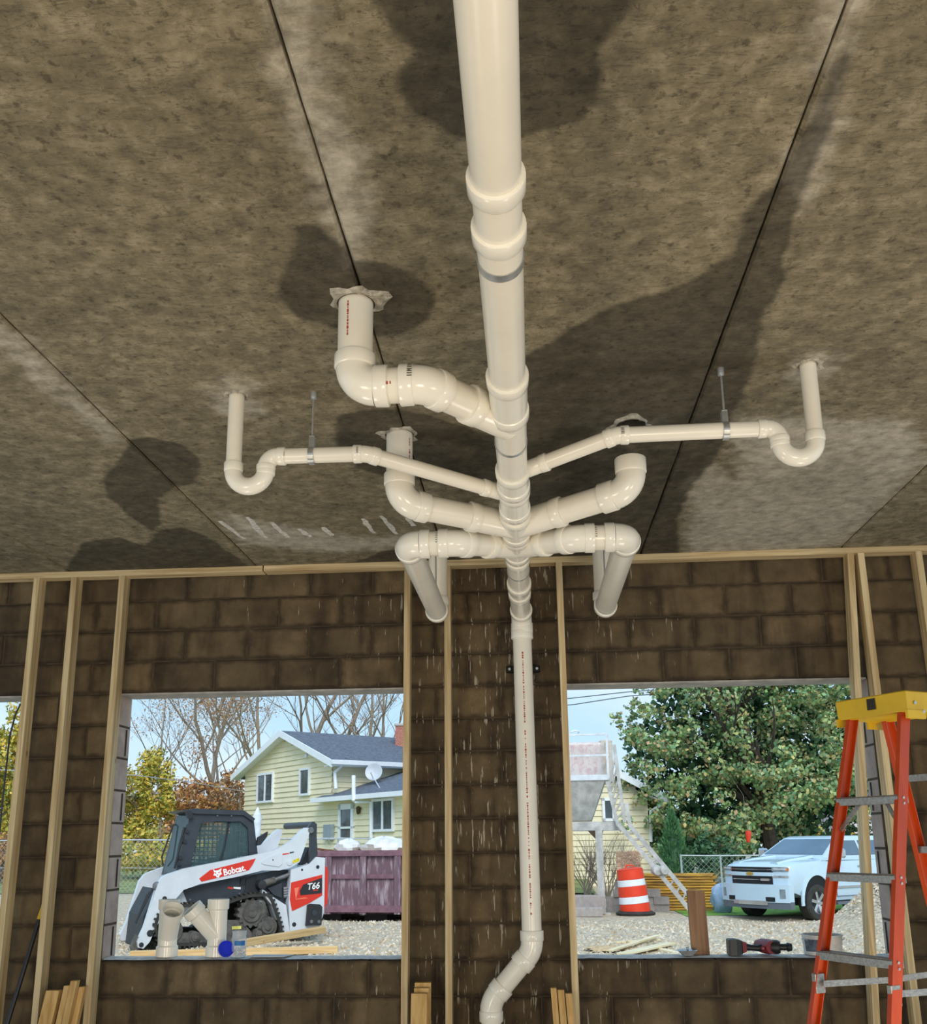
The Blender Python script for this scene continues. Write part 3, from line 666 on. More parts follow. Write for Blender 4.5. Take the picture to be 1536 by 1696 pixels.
offcut(90, 1640, 22, 5.77, -.10, 'broad spruce offcut, leftmost of the left bundle', gl); offcut(113, 1632, 9, 5.78, -.09, 'narrow spruce offcut, second in the left bundle', gl)
offcut(125, 1624, 11, 5.74, -.09, 'tallest spruce offcut of the left bundle', gl); offcut(138, 1634, 9, 5.78, -.09, 'spruce offcut beside the lit stud, rightmost of the left bundle', gl)
gc = 'short offcuts leaning left of the stack'
offcut(701, 1627, 25, 5.80, .0, 'rearmost and tallest offcut leaning left of the stack', gc); offcut(699, 1636, 23, 5.755, .0, 'middle offcut leaning left of the stack', gc); offcut(695, 1645, 25, 5.71, -.0, 'front and lowest offcut leaning left of the stack', gc)
gr_ = 'short offcuts leaning right of the stack'
offcut(917, 1636, 9, 5.75, .05, 'tallest offcut of the three right of the stack', gr_); offcut(929, 1639, 10, 5.76, .05, 'middle offcut of the three right of the stack', gr_); offcut(942, 1645, 10, 5.77, .05, 'shortest offcut of the three right of the stack', gr_)
# pole with a yellow end
MYEL = mat('safety_yellow', '#d9b21c', .45, var=.08); MBLKP = mat('black_plastic', '#1c1c1e', .4, var=.1)
t = thing('broom_pole', 'black pole with a yellow end leaning behind the left studs', 'pole', (P(0, 1696, 5.75).x-.1, 5.75, 0))
pa = P(66, 1520, 5.93); pb = P(12, 1696, 5.80); pd = (pb-pa).normalized(); pe = pa+pd*(pa.z/-pd.z)
MB().tube([pa, pe], .013, 12).build('shaft', MBLKP, t); MB().tube([pa-pd*.10, pa+pd*.01], [.012, .016], 12).build('grip', MYEL, t)
# black cable in the far left opening
cab = [P(x, y, 6.12) for x, y in ((34, 1166), (25, 1185), (16, 1220), (11, 1265), (6, 1310), (2, 1350), (-3, 1400), (-6, 1470), (-8, 1560))]
MB().tube(cab, .006, 8).build('cable', MBLKP, label='black cable hanging in the far left opening', cat='cable')
# ---- stepladder
MORG = mat('orange_fibreglass', '#b8410f', .42, var=.10, vs=5, stretch=(6, 6, .6)); MALU = mat('worn_aluminium', '#a5a29c', .42, .75, var=.22, vs=18, stretch=(1, 6, 6))
LU = Vector((-.866, -.5, 0)); LV = Vector((-.5, .866, 0)); LY = 4.1
CAPZ = P(1487, 1144, LY-.05).z; TW = .140; FL = .048
P0 = P(1507, 1190, LY); lb = P0-LU*.07+LV*TW; lb = Vector((lb.x, lb.y, 0))
def hw(z): return TW+FL*(CAPZ-z)
def fa(z): return .07+.265*(CAPZ-z)
def ra(z): return -.09-.25*(CAPZ-z)
def LP(a, b, z): return lb+LU*a+LV*b+Vector((0, 0, z))
lad = thing('stepladder', 'orange fibreglass stepladder with yellow top cap', 'ladder', lb)
def channel(fn_a, sgn, face):
    """C channel rail; web faces outward (sgn*v)"""
    prof = [(-.027, 0), (.027, 0), (.027, -.020), (.023, -.020), (.023, -.004), (-.023, -.004), (-.023, -.020), (-.027, -.020)]
    rings = []
    for z in (0.0, CAPZ-.02):
        rings.append([LP(fn_a(z)+a, sgn*(hw(z)+b), z) for a, b in prof])
    return MB().loft(rings, smooth=False)
for sg in (-1, 1): channel(fa, sg, 1).build('front_rail', MORG, lad)
for sg in (-1, 1):
    prof = [(-.028, 0), (.028, 0), (.028, -.024), (.024, -.024), (.024, -.004), (-.024, -.004), (-.024, -.024), (-.028, -.024)]
    rings = [[LP(ra(z)+a, sg*(hw(z)-.01+b), z) for a, b in prof] for z in (0.0, CAPZ-.03)]
    MB().loft(rings, smooth=False).build('rear_rail', MORG, lad)
zs = [P(1490, 1322, LY-.12).z-.305*k for k in range(-0, 7)]
for z in zs:
    if z < .1: continue
    mb = MB(); h = hw(z)-.004; a = fa(z)
    prof = [(.028, -.003), (.028, .025), (.024, .028), (-.030, .028), (-.034, .025), (-.034, -.003), (-.030, -.003), (-.030, .023), (.024, .023), (.024, -.003)]
    mb.loft([[LP(a+p, b, z+q-.015) for p, q in prof] for b in (-h, h)], smooth=False)
    for k in range(5):
        mb.loft([[LP(a-.026+k*.012+p, b, z+.013+q) for p, q in ((-.003, 0), (.003, 0), (.002, .0025), (-.002, .0025))] for b in (-h, h)], smooth=False)
    st = mb.build('step', MALU, lad)
    for sg in (-1, 1):
        bm_ = MB()
        for dz in (.004, -.018): bm_.lathe([(0, .004), (.005, .004), (.006, 0)], LP(a, sg*(hw(z)+.0005), z+dz), LV*sg, 8)
        bm_.build('rivet', MZINC, st)
for k, z in enumerate(zs[:5]):
    zz = z+.10 if k == 0 else z+.10
    h = hw(zz)-.014
    MB().loft([[LP(ra(zz)+p, b, zz+q) for p, q in ((-.014, -.014), (.014, -.014), (.014, .014), (-.014, .014))] for b in (-h, h)], smooth=False).build('rear_brace', MALU, lad)
z1 = zs[0]
for sg in (-1, 1):
    MB().bar(LP(fa(z1)-.01, sg*(hw(z1)-.09), z1-.015), LP(fa(z1-.12)-.01, sg*(hw(z1-.12)-.012), z1-.12), .018, .004, up=LU).build('knee_brace', MALU, lad)
    zsp = P(1370, 1630, LY+.1).z; m_ = LP(0, sg*(hw(zsp)-.04), zsp-.01)
    mb = MB(); mb.bar(LP(fa(zsp), sg*(hw(zsp)-.035), zsp), m_, .004, .024); mb.bar(m_, LP(ra(zsp), sg*(hw(zsp)-.035), zsp), .004, .024); sp = mb.build('spreader', MALU, lad)
    MB().cbox(LP(fa(zsp), sg*(hw(zsp)-.012 if sg < 0 else hw(zsp)-.008), zsp), (.05, .022, .075), .002, Matrix.Rotation(math.atan2(LU.y, LU.x), 3, 'Z')).build('spreader_bracket', MALU, sp)
# cap
mb = MB(); A0 = TW+.045
def capring(z, e, f0=.13, r0=-.15): return [LP(f0-e, -A0+e, z), LP(f0-e, A0-e, z), LP(r0+e, A0-e, z), LP(r0+e, -A0+e, z)]
mb.loft([capring(CAPZ-.085, .004), capring(CAPZ-.005, 0), capring(CAPZ, .006)], smooth=False)
cp = mb.build('top_cap', MYEL, lad)
for (a0, a1) in ((-.155, -.05), (.03, .134)):
    for sg in (-1, 1):
        MB().loft([[LP(a, sg*(A0-q), z) for a, q in ((a0, -.003), (a1, -.003), (a1, .01), (a0, .01))] for z in (CAPZ-.115, CAPZ-.08)], smooth=False).build('cap_ear', MYEL, cp)

for sg in (-1, 1):
    for (a, z) in ((.085, CAPZ-.05), (.04, CAPZ-.085), (-.06, CAPZ-.04), (-.10, CAPZ-.075)):
        MB().lathe([(0, .004), (.007, .004), (.008, 0)], LP(a, sg*(A0+.001), z), LV*sg, 10).build('rivet', MZINC, cp)
fx = .1315
MB().quad(LP(fx, -.03, CAPZ-.06), LP(fx, .015, CAPZ-.06), LP(fx, .015, CAPZ-.012), LP(fx, -.03, CAPZ-.012)).build('warning_label', mat('label_black', '#2a2519', .6, var=.5, vs=60), cp)
# ================================================================== OUTSIDE
def gz(x, y):
    base = .10
    if y > 18: base = .10-.25*min(1, (y-18)/4.5)
    crest = .03*math.exp(-((y-19.2)/1.1)**2)*(1 if x > -2 else 0.2)
    if x < 0 and y > 18: base = .10-.12*min(1, (y-18)/6)
    rise = max(0, y-29)*.05 if x < 2 else max(0, y-31)*.03
    pile = .85*math.exp(-(((x-6.35)/.75)**2+((y-18.6)/1.2)**2))
    return base+crest+min(rise, .7)+pile+.02*math.sin(2.1*x+.7*y)*math.cos(1.7*y-x)
MGRAV = mat('crushed_gravel', '#8f8370', .95, var=.5, vs=14, bump=1.0, bs=22, col2='#dccdb2', edge=(.3, .7), detail=8)
MSTONE = leafmat('gravel_stones', ['#8f877a', '#c9bda6', '#a7977c', '#e2d6c0', '#a39c92', '#b7986c', '#d8ccb8'], .9)
xs = np.concatenate([np.arange(-60, -14, 3), np.arange(-14, 12, .35), np.arange(12, 60, 3)]); ys = np.concatenate([np.arange(6.2, 30, .35), np.arange(30, 100, 4)])
mb = MB(); nx = len(xs); mb.v = [(x, y, gz(x, y)) for y in ys for x in xs]
mb.f = [(a*nx+c, a*nx+c+1, (a+1)*nx+c+1, (a+1)*nx+c) for a in range(len(ys)-1) for c in range(nx-1)]; mb.sm = [True]*len(mb.f)
gnd = mb.build('ground', MGRAV, label='gravel yard outside the openings', kind='structure')
mb = MB()
for i in range(15000):
    Y = 14+9.5*random.random()**1.3; x = random.uniform(-.45, .42)*Y
    if random.random() < .12: x, Y = 6.3+random.gauss(0, .7), 18.4+random.gauss(0, .8)
    r = random.uniform(.015, .048); z = gz(x, Y); a = random.random()*6
    t = [(x+r*math.cos(a+k*2.09), Y+r*math.sin(a+k*2.09), z-.004) for k in range(3)]+[(x+r*.3*random.uniform(-1, 1), Y, z+r*random.uniform(.5, 1))]
    mb.add(t, [(0, 1, 3), (1, 2, 3), (2, 0, 3)])
mb.build('gravel', MSTONE, label='loose crushed stones scattered over the yard', cat='gravel', kind='stuff')
MGRASS = mat('lawn', '#6f9a3a', .9, var=.3, vs=4, bump=.5)
mb = MB(); n = 14
rows = [[(x, y, gz(x, y)+.012) for x in np.linspace(3.6, 16, n)] for y in np.linspace(24.6, 34, n)]
for a in range(n-1):
    for c in range(n-1): mb.quad(rows[a][c], rows[a][c+1], rows[a+1][c+1], rows[a+1][c])
mb.build('lawn', MGRASS, label='strip of green lawn under the pickup', kind='structure')
mb = MB(); rows = [[(x, y, gz(x, y)+.03) for x in np.linspace(-60, 1.9, 22)] for y in np.linspace(31.8, 95, 16)]
for a in range(15):
    for c in range(21): mb.quad(rows[a][c], rows[a][c+1], rows[a+1][c+1], rows[a+1][c])
mb.build('lawn', mat('dull_lawn', '#7f8a55', .95, var=.3, vs=2), label='dull lawn behind the chain link fence', kind='structure')
# ---- vegetation
def leafcloud(cs, n, size, seed, flat=.5):
    """cs: list of (centre, radius xyz); leaf quads spread near the shells"""
    r = np.random.default_rng(seed); mb = MB(); wts = np.array([a[1][0]*a[1][2] for a in cs]); wts = wts/wts.sum()
    idx = r.choice(len(cs), n, p=wts); d = r.normal(size=(n, 3)); d /= np.linalg.norm(d, axis=1)[:, None]
    rad = r.random(n)**.35; V = []
    for i in range(n):
        c, q = cs[idx[i]]; p = Vector(c)+Vector((d[i][0]*q[0], d[i][1]*q[1], d[i][2]*q[2]))*rad[i]
        a = Vector(r.normal(size=3)); a.normalize(); b = a.cross(Vector(d[i])); 
        if b.length < .1: b = a.cross(Vector((0, 0, 1)))
        b.normalize(); s = size*r.uniform(.6, 1.3)
        V += [p-a*s, p-b*s*flat, p+a*s, p+b*s*flat]
    mb.v = [tuple(v) for v in V]; mb.f = [(4*i, 4*i+1, 4*i+2, 4*i+3) for i in range(n)]; mb.sm = [False]*n; return mb
def limbs(base, h, r0, seed, depth=4, lean=(0, 0), spread=.55, first=.35):
    rr = random.Random(seed); mb = MB(); tips = []
    def grow(p, d, L, r, lv):
        n = 4; pts = [p]; q = p; dd = d.copy()
        for i in range(n):
            dd = (dd+Vector((rr.gauss(0, .11), rr.gauss(0, .11), .05))).normalized(); q = q+dd*L/n; pts.append(q)
        mb.tube(pts, [r*(1-.5*i/n) for i in range(n+1)], 7 if lv < 2 else 4, cap=False)
        if lv >= depth: tips.append(q); return
        for k in range(rr.choice((2, 3, 3)) if lv else 5):
            t = rr.uniform(first if lv == 0 else .3, 1); i = min(n-1, int(t*n)); s = pts[i].lerp(pts[i+1], t*n-i)
            az = rr.random()*6.28; side = Vector((math.cos(az), math.sin(az), rr.uniform(-.1, .5)))
            grow(s, (dd*(1-spread)+side*spread).normalized(), L*rr.uniform(.42, .68), r*(1-.5*t)*.62, lv+1)
        grow(pts[-1], dd, L*.55, r*.5, lv+1)
    grow(Vector(base), Vector((lean[0], lean[1], 1)).normalized(), h*.62, r0, 0)
    return mb, tips
MBARK = mat('grey_bark', '#8b7c6c', .9, var=.3, vs=3, stretch=(6, 6, 1)); MBARKL = mat('pale_bark', '#a3917b', .9, var=.3, vs=3, stretch=(6, 6, 1))
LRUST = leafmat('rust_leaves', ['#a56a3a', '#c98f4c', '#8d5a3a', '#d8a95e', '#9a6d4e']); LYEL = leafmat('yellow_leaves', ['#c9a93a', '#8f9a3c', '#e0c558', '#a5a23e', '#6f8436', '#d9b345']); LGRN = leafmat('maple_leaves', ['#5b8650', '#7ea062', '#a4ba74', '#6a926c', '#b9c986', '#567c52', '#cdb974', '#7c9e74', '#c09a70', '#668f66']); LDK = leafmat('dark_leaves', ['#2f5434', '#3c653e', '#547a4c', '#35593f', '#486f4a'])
def bare_tree(px, Y, ptop, seed, label, r0=.22, lean=(0, 0), leaves=500, lm=LRUST, ls=.07, bark=None):
    b = P(px, 1400, Y); z0 = gz(b.x, Y); top = P(px, ptop, Y).z; t = thing('bare_tree', label, 'tree', (b.x, Y, z0), group='autumn trees behind the house')
    mb, tips = limbs((b.x, Y, z0), top-z0, r0*.62, seed, 5, lean, .5); mb.build('trunk', bark or MBARK, t)
    if leaves:
        rr = random.Random(seed+1); cs = [(p, (.8, .8, .7)) for p in rr.sample(tips, min(len(tips), 60))]; leafcloud(cs, leaves, ls, seed).build('leaves', lm, t, kind='stuff')
bare_tree(268, 50, 1120, 3, 'thin bare tree rising over the yellow bushes at the left', .16, (-.12, 0), 1500, LRUST, .06)
bare_tree(345, 52, 1050, 4, 'tall bare tree with pale trunk left of the house gable', .28, (0, 0), 2700, LRUST, .06, MBARKL)
bare_tree(392, 47, 1080, 5, 'leaning bare tree close to the left house corner', .26, (-.22, .1), 2700, LRUST, .06)
bare_tree(424, 56, 1050, 6, 'bare tree with small rusty leaves above the left roof slope', .26, (0, 0), 3900, LRUST, .07, MBARKL)
bare_tree(474, 58, 980, 8, 'thick twin trunk bare tree behind the roof peak', .42, (.0, 0), 2100, LRUST, .07)
bare_tree(528, 60, 1000, 9, 'right leaning bare tree over the middle of the roof', .34, (.18, 0), 0)
bare_tree(592, 60, 1040, 11, 'spreading bare tree over the roof near the chimney', .28, (.22, 0), 0)
bare_tree(640, 62, 1030, 12, 'bare tree behind the brick chimney', .24, (.1, 0), 0)
def bushtree(name, px, py, Y, rx, rz, label, lm, seed, n, ls, trunk=True, grp='leafy trees'):
    c = P(px, py, Y); z0 = gz(c.x, Y); t = thing(name, label, 'tree', (c.x, Y, z0), group=grp); rr = random.Random(seed); cs = []
    for i in range(46):
        a = rr.random()*6.28; u = rr.uniform(-1, 1); q = rr.random()**.4*.85; w = math.sqrt(1-u*u)
        cs.append((c+Vector((rx*q*w*math.cos(a), rx*.8*q*w*math.sin(a), rz*q*u)), (rx*.26, rx*.26, rz*.22)))
    leafcloud(cs, n, ls, seed).build('foliage', lm, t, kind='stuff')
    mb, _ = limbs((c.x, Y, z0), max(1.0, (c.z+rz*.7-z0)), .03*rx+.06, seed, 3, spread=.6); mb.build('trunk', MBARK, t)
bushtree('yellow_tree', 238, 1315, 44, 1.55, 2.6, 'yellow green autumn tree at the left edge of the left window', LYEL, 21, 5200, .10)
bushtree('rust_tree', 318, 1330, 46, 2.1, 1.5, 'rust orange low tree behind the loader cab', LRUST, 22, 3000, .09)
bushtree('rust_tree', 388, 1320, 49, 1.4, 1.8, 'rust orange tree against the left house corner', LRUST, 23, 1800, .09)
bushtree('yellow_tree', 8, 1270, 40, 2.4, 3.2, 'yellow autumn tree filling the far left opening', LYEL, 24, 6500, .12)
bushtree('hedge', 262, 1408, 37, 2.4, .95, 'low yellowing hedge behind the fence left of the loader', LYEL, 25, 3000, .09); bushtree('hedge', 335, 1400, 39, 2.2, 1.3, 'rusty hedge behind the fence hidden by the loader cab', LRUST, 26, 1800, .09); bushtree('hedge', 10, 1415, 36, 2.2, .9, 'low rusty hedge behind the fence in the far left opening', LRUST, 27, 2200, .09)
# ---- chain link fence
MGALV = mat('fence_galvanised', '#b9c0c6', .5, .4, var=.1)
def fence(a, b, h, n, label, dz=0):
    a = Vector(a); b = Vector(b); t = thing('chain_link_fence', label, 'fence', a)
    for i in range(n+1):
        p = a.lerp(b, i/n); MB().tube([(p.x, p.y, gz(p.x, p.y)-.05+dz), (p.x, p.y, gz(p.x, p.y)+h+dz)], .03, 8).build('post', MGALV, t)
    for k, hh in ((0, h-.03), (1, h*.5)):
        if k and n < 3: continue
        MB().tube([a.lerp(b, i/n)+Vector((0, 0, gz(*a.lerp(b, i/n)[:2])+hh+dz-a.z)) for i in range(n+1)], .022 if k == 0 else .008, 8).build('rail', MGALV, t)
    L = (b-a).length; d = (b-a)/L; mb = MB(); s = .16; k = int(L/s)
    for i in range(-int(h/s), k):
        for sg in (0, 1):
            u0 = max(0, i*s); u1 = min(L, i*s+h)
            if u1 <= u0: continue
            z0 = (u0-i*s); z1 = (u1-i*s)
            if sg: z0, z1 = h-z0, h-z1
            p = a+d*u0; q = a+d*u1; g0 = gz(p.x, p.y)+dz; g1 = gz(q.x, q.y)+dz; w = .004
            mb.quad((p.x, p.y, g0+z0-w), (q.x, q.y, g1+z1-w), (q.x, q.y, g1+z1+w), (p.x, p.y, g0+z0+w))
    mb.build('chain_mesh', MGALV, t, kind='stuff')
fa_ = P(-40, 1390, 31.5); fb_ = P(700, 1394, 29.5)
fence((fa_.x, 31.5, 0), (fb_.x, 29.5, 0), P(240, 1388, 31).z-gz(-10, 31), 6, 'chain link fence in front of the yellow house')
fc_ = P(1128, 1416, 30); fd_ = P(1330, 1416, 30); fence((fc_.x, 30, 0), (fd_.x, 30.5, 0), P(1160, 1416, 30).z-gz(5, 30), 3, 'chain link fence beside the conical evergreen')
# ---- power line
MB().tube([P(225, 1282, 36)+Vector((-12, 0, .6)), P(225, 1284, 36), P(320, 1296, 40), P(405, 1311, 43.5)], .016, 6).build('power_line', MGALV, label='pale power line running to the left house corner', cat='cable')
for (y0, y1, lb) in ((1152, 1146, 'upper of two overhead wires in the right window'), (1163, 1153, 'lower of two overhead wires in the right window')):
    MB().tube([P(700, y0+26, 60), P(950, y0+4, 60), P(1040, y1, 60), P(1200, y1-12, 60)], .03, 6).build('power_line', mat('wire_dark', '#55606a', .6, var=0), label=lb, cat='cable')
# ================================================================== HOUSE
MSID = mat('cream_siding', '#e9dfbc', .6, var=.04, vs=2); MTRIM = mat('white_trim', '#e9eef2', .5, var=.03); MSHING = mat('slate_shingles', '#5f6672', .9, var=.35, vs=7, stretch=(1, 1, 3), bump=.6, bs=12)
MGLS = mat('window_glass_dark', '#4f5a60', .06, 0, var=.3, vs=1.5); MBRICKC = None
hc = P(549, 1399, 38); HP = Plane((hc.x, hc.y, 0), math.atan2(-.76, .65)); HX, HY, HS = 370, 1150, 4.955
def hu(x, y, t=0): return HP.uv(HX+x/HS, HY+y/HS, t)
house = thing('house', 'cream sided two storey house with grey shingle roof', 'house', (hc.x, hc.y, gz(hc.x, hc.y)))
ZB = gz(hc.x, hc.y)-.1; uL = hu(186, 640)[0]; zE = hu(887, 560)[1]; uP, zP = hu(460, 345)
z_le = hu(1100, 860)[1]; UR = 7.5
def lap(mb, fn, u0, u1, z, h):
    """one lap board; fn(u,z,out)"""
    mb.add([fn(u0, z, .05), fn(u1, z, .05), fn(u1, z+h, .006), fn(u0, z+h, .006), fn(u0, z, 0), fn(u1, z, 0)], [(0, 1, 2, 3), (0, 4, 5, 1)])
def gable_fn(u, z, out): return HP.w(u, z, -out)
core = MB(); core.prism([(uL, ZB), (0, ZB), (0, zE), (uP, zP), (uL, zE)], lambda u, z, t: HP.w(u, z, t), 0, 9); core.prism([(0, ZB), (UR, ZB), (UR, z_le), (0, z_le)], lambda u, z, t: HP.w(u, z, t), 0, 5); core.build('wall', MSID, house)
EX = .215; z = ZB
while z < zP-.1:
    if z < zE: u0, u1 = uL, 0.0
    else:
        k = (z+EX*.5-zE)/(zP-zE); u0 = uL+(uP-uL)*min(1, k); u1 = uP*min(1, k)
    if z < z_le-.05:
        mb = MB(); lap(mb, gable_fn, u0, UR, z, EX); mb.build('siding_board', MSID, house)
    elif u1-u0 > .2:
        mb = MB(); lap(mb, gable_fn, u0, u1, z, EX); mb.build('siding_board', MSID, house)
    if z_le < z < zE-.1:
        mb = MB(); lap(mb, lambda a, zz, out: HP.w(out, zz, a), 0, 9, z, EX); mb.build('siding_board', MSID, house)
    z += EX
# upper roof
eL = hu(60, 668, -.45); pk = hu(460, 297, -.45); eR = hu(887, 540, -.45); th = .16
sl = [eL, pk, (eR[0], eR[1]), (eR[0], eR[1]-th), (pk[0], pk[1]-th*1.15), (eL[0], eL[1]-th)]
mb = MB(); mb.prism(sl, lambda u, z, t: HP.w(u, z, t), -.40, 9.4); rf = mb.build('roof', MSHING, house)
for a, b in ((eL, pk), (pk, eR)):
    MB().prism([(a[0], a[1]+.01), (b[0], b[1]+.01), (b[0], b[1]-.26), (a[0], a[1]-.26)], lambda u, z, t: HP.w(u, z, t), -.46, -.40).build('fascia', MTRIM, rf)
    MB().prism([(a[0], a[1]-.17), (b[0], b[1]-.19), (b[0], b[1]-.21), (a[0], a[1]-.19)], lambda u, z, t: HP.w(u, z, t), -.40, 0).build('soffit', MTRIM, rf)
MB().prism([(eR[0]-.02, eR[1]+.0), (eR[0]+.12, eR[1]+.02), (eR[0]+.10, eR[1]-.15), (eR[0]-.02, eR[1]-.17)], lambda u, z, t: HP.w(u, z, t), -.46, 9.4).build('gutter', MTRIM, rf)
MB().prism([(eR[0]-.02, eR[1]-.17), (eR[0]-.02, eR[1]-.2), (0, eR[1]-.2), (0, eR[1]-.17)], lambda u, z, t: HP.w(u, z, t), -.4, 9.2).build('soffit', MTRIM, rf)
# lower roof
ul = hu(735, 862, -.45)[0]; tb = 4.6; ztop = hu(1430, 592, tb)[1]
def lowroof(d): return [HP.w(ul, z_le+.12-d, -.45), HP.w(UR+.4, z_le+.12-d, -.45), HP.w(UR+.4, ztop-d, tb), HP.w(ul, ztop-d, tb)]
mb = MB(); mb.add(lowroof(0)+lowroof(.12), [(0, 1, 2, 3), (7, 6, 5, 4), (0, 4, 5, 1), (1, 5, 6, 2), (2, 6, 7, 3), (3, 7, 4, 0)]); lr = mb.build('lower_roof', MSHING, house)
MB().bar(HP.w(ul, z_le+.04, -.52), HP.w(UR+.4, z_le+.04, -.52), .12, .17).build('gutter', MTRIM, lr)
mb = MB(); mb.add([HP.w(ul, z_le-.04, -.46), HP.w(UR, z_le-.04, -.46), HP.w(UR, z_le-.04, 0), HP.w(ul, z_le-.04, 0)], [(0, 1, 2, 3)]); mb.build('soffit', MTRIM, lr)
def hwin(x0, y0, x1, y1, name, label, panes=2, t=0, sub='pane'):
    (u0, z1), (u1, z0) = hu(x0, y0), hu(x1, y1); 
    mb = MB(); f = .09
    for (a, b, c, d) in ((u0, u1, z1-f, z1), (u0, u1, z0, z0+f), (u0, u0+f, z0+f, z1-f), (u1-f, u1, z0+f, z1-f)):
        mb.prism([(a, c), (b, c), (b, d), (a, d)], lambda u, z, t: HP.w(u, z, t), -.13, .02)
    if panes == 2: 
        um = (u0+u1)/2; mb.prism([(um-.05, z0+f), (um+.05, z0+f), (um+.05, z1-f), (um-.05, z1-f)], lambda u, z, t: HP.w(u, z, t), -.12, .02)
    w = mb.build(name, MTRIM, house)
    rng_ = ((u0+f, (u0+u1)/2-.05), ((u0+u1)/2+.05, u1-f)) if panes == 2 else ((u0+f, u1-f),)
    for a, b in rng_: MB().prism([(a, z0+f), (b, z0+f), (b, z1-f), (a, z1-f)], lambda u, z, t: HP.w(u, z, t), -.085, -.075).build(sub, MGLS, w)
    return w
hwin(297, 655, 420, 885, 'window', None); hwin(645, 610, 722, 828, 'window', None, 1); hwin(1238, 862, 1415, 1125, 'window', None)
(u0, z1), (u1, z0) = hu(965, 903), hu(1080, 1255); mb = MB(); f = .16
for (a, b, c, d) in ((u0, u1, z1-f*1.3, z1), (u0, u1, z0, z0+.3), (u0, u0+f, z0, z1), (u1-f, u1, z0, z1), (u0, u1, (z0+z1)/2-.12, (z0+z1)/2-.04)):
    mb.prism([(a, c), (b, c), (b, d), (a, d)], lambda u, z, t: HP.w(u, z, t), -.12, .02)
dr = mb.build('door', MTRIM, house); MB().prism([(u0+f, z0+.3), (u1-f, z0+.3), (u1-f, z1-f), (u0+f, z1-f)], lambda u, z, t: HP.w(u, z, t), -.08, -.07).build('pane', MGLS, dr)
def hp(x, y, t=0): u, z = hu(x, y, t); return HP.w(u, z, t)
MB().tube([hp(1070, 665, -.6), hp(1070, 870, -.6), hp(1085, 885, -.5), hp(1215, 885, -.1), hp(1215, 1250, -.1)], .075, 10).build('downspout', MTRIM, house)
MB().tube([HP.w(.06, eR[1]-.15, -.1), hp(995, 570, .1)+HP.u*.0, hp(915, 640, -.08), hp(925, 775, -.06)], .07, 10).build('downspout', MTRIM, house)
(u0, z1), (u1, z0) = hu(857, 1070), hu(920, 1195)
MB().prism([(u0, z0), (u1, z0), (u1, z1), (u0, z1)], lambda u, z, t: HP.w(u, z, t), -.2, .0).build('meter_box', mat('meter_grey', '#9aa6ae', .5, .2, var=.1), house)
lp = hp(1108, 950, -.12); MB().lathe([(0, .16), (.09, .1), (.07, -.1), (.03, -.16), (0, -.16)], lp, (0, 0, 1), 10).build('wall_lamp', mat('lamp_bronze', '#5a4a3c', .5, .4), house)
MB().lathe([(0, .05), (.09, .05), (.1, 0), (0, 0)], hp(683, 505, -.05), HP.n*-1, 10).build('vent_cap', MTRIM, house)
# dish antenna
dc = hp(1237, 637, 1.2); t = thing('satellite_dish', 'pale grey satellite dish on the lower roof', 'dish', hp(1290, 780, .3))
dd = (Vector((-.1, -1, .25))).normalized(); MDISH = mat('dish_grey', '#c3c9d0', .5, .1, var=.04)
MB().lathe([(.0, -.07), (.12, -.06), (.24, -.02), (.33, .03), (.345, .035), (.335, .01), (.24, -.04), (0, -.09)], dc, dd, 24).build('reflector', MDISH, t)
MB().tube([dc-dd*.08, dc-dd*.12-Vector((0, 0, .25)), hp(1290, 780, .3)], .025, 8).build('mast', MDISH, t); MB().tube([dc-dd*.0-Vector((0, 0, .3)), dc+dd*.45-Vector((0, 0, .2))], .015, 6).build('feed_arm', MDISH, t); MB().cbox(dc+dd*.45-Vector((0, 0, .18)), (.07, .07, .09), .01).build('feed_horn', MDISH, t)
# chimney
def brickmat(name, a, b, mo, sc):
    m = bpy.data.materials.new(name); m.use_nodes = True; nt = m.node_tree; bs = nt.nodes['Principled BSDF']; tc = nd(nt, 'ShaderNodeTexCoord'); mp = nd(nt, 'ShaderNodeMapping'); mp.inputs['Rotation'].default_value = (math.pi/2, 0, 0)
    br = nd(nt, 'ShaderNodeTexBrick', i_Scale=sc); br.inputs['Color1'].default_value = C(a); br.inputs['Color2'].default_value = C(b); br.inputs['Mortar'].default_value = C(mo); br.inputs['Mortar Size'].default_value = .03
    nt.links.new(tc.outputs['Object'], mp.inputs[0]); nt.links.new(mp.outputs[0], br.inputs[0]); nt.links.new(br.outputs[0], bs.inputs['Base Color']); bs.inputs['Roughness'].default_value = .9; return m
MBRC = brickmat('chimney_brick', '#a8523e', '#c06a52', '#a89a90', 4.5)
cu0 = P(656, 1250, 43.0); cx0 = cu0; czt = P(660, 1203, 43).z; czb = P(660, 1260, 43).z
mb = MB(); mb.box((cx0.x+.55, 43.2, (czt+czb)/2-.8), (1.1, .8, czt-czb+1.6)); ch = mb.build('chimney', MBRC, house); MB().cbox((cx0.x+.55, 43.2, czt+.05), (1.2, .9, .12), .02).build('chimney_cap', mat('cap_cement', '#b9b2aa', .9), ch)
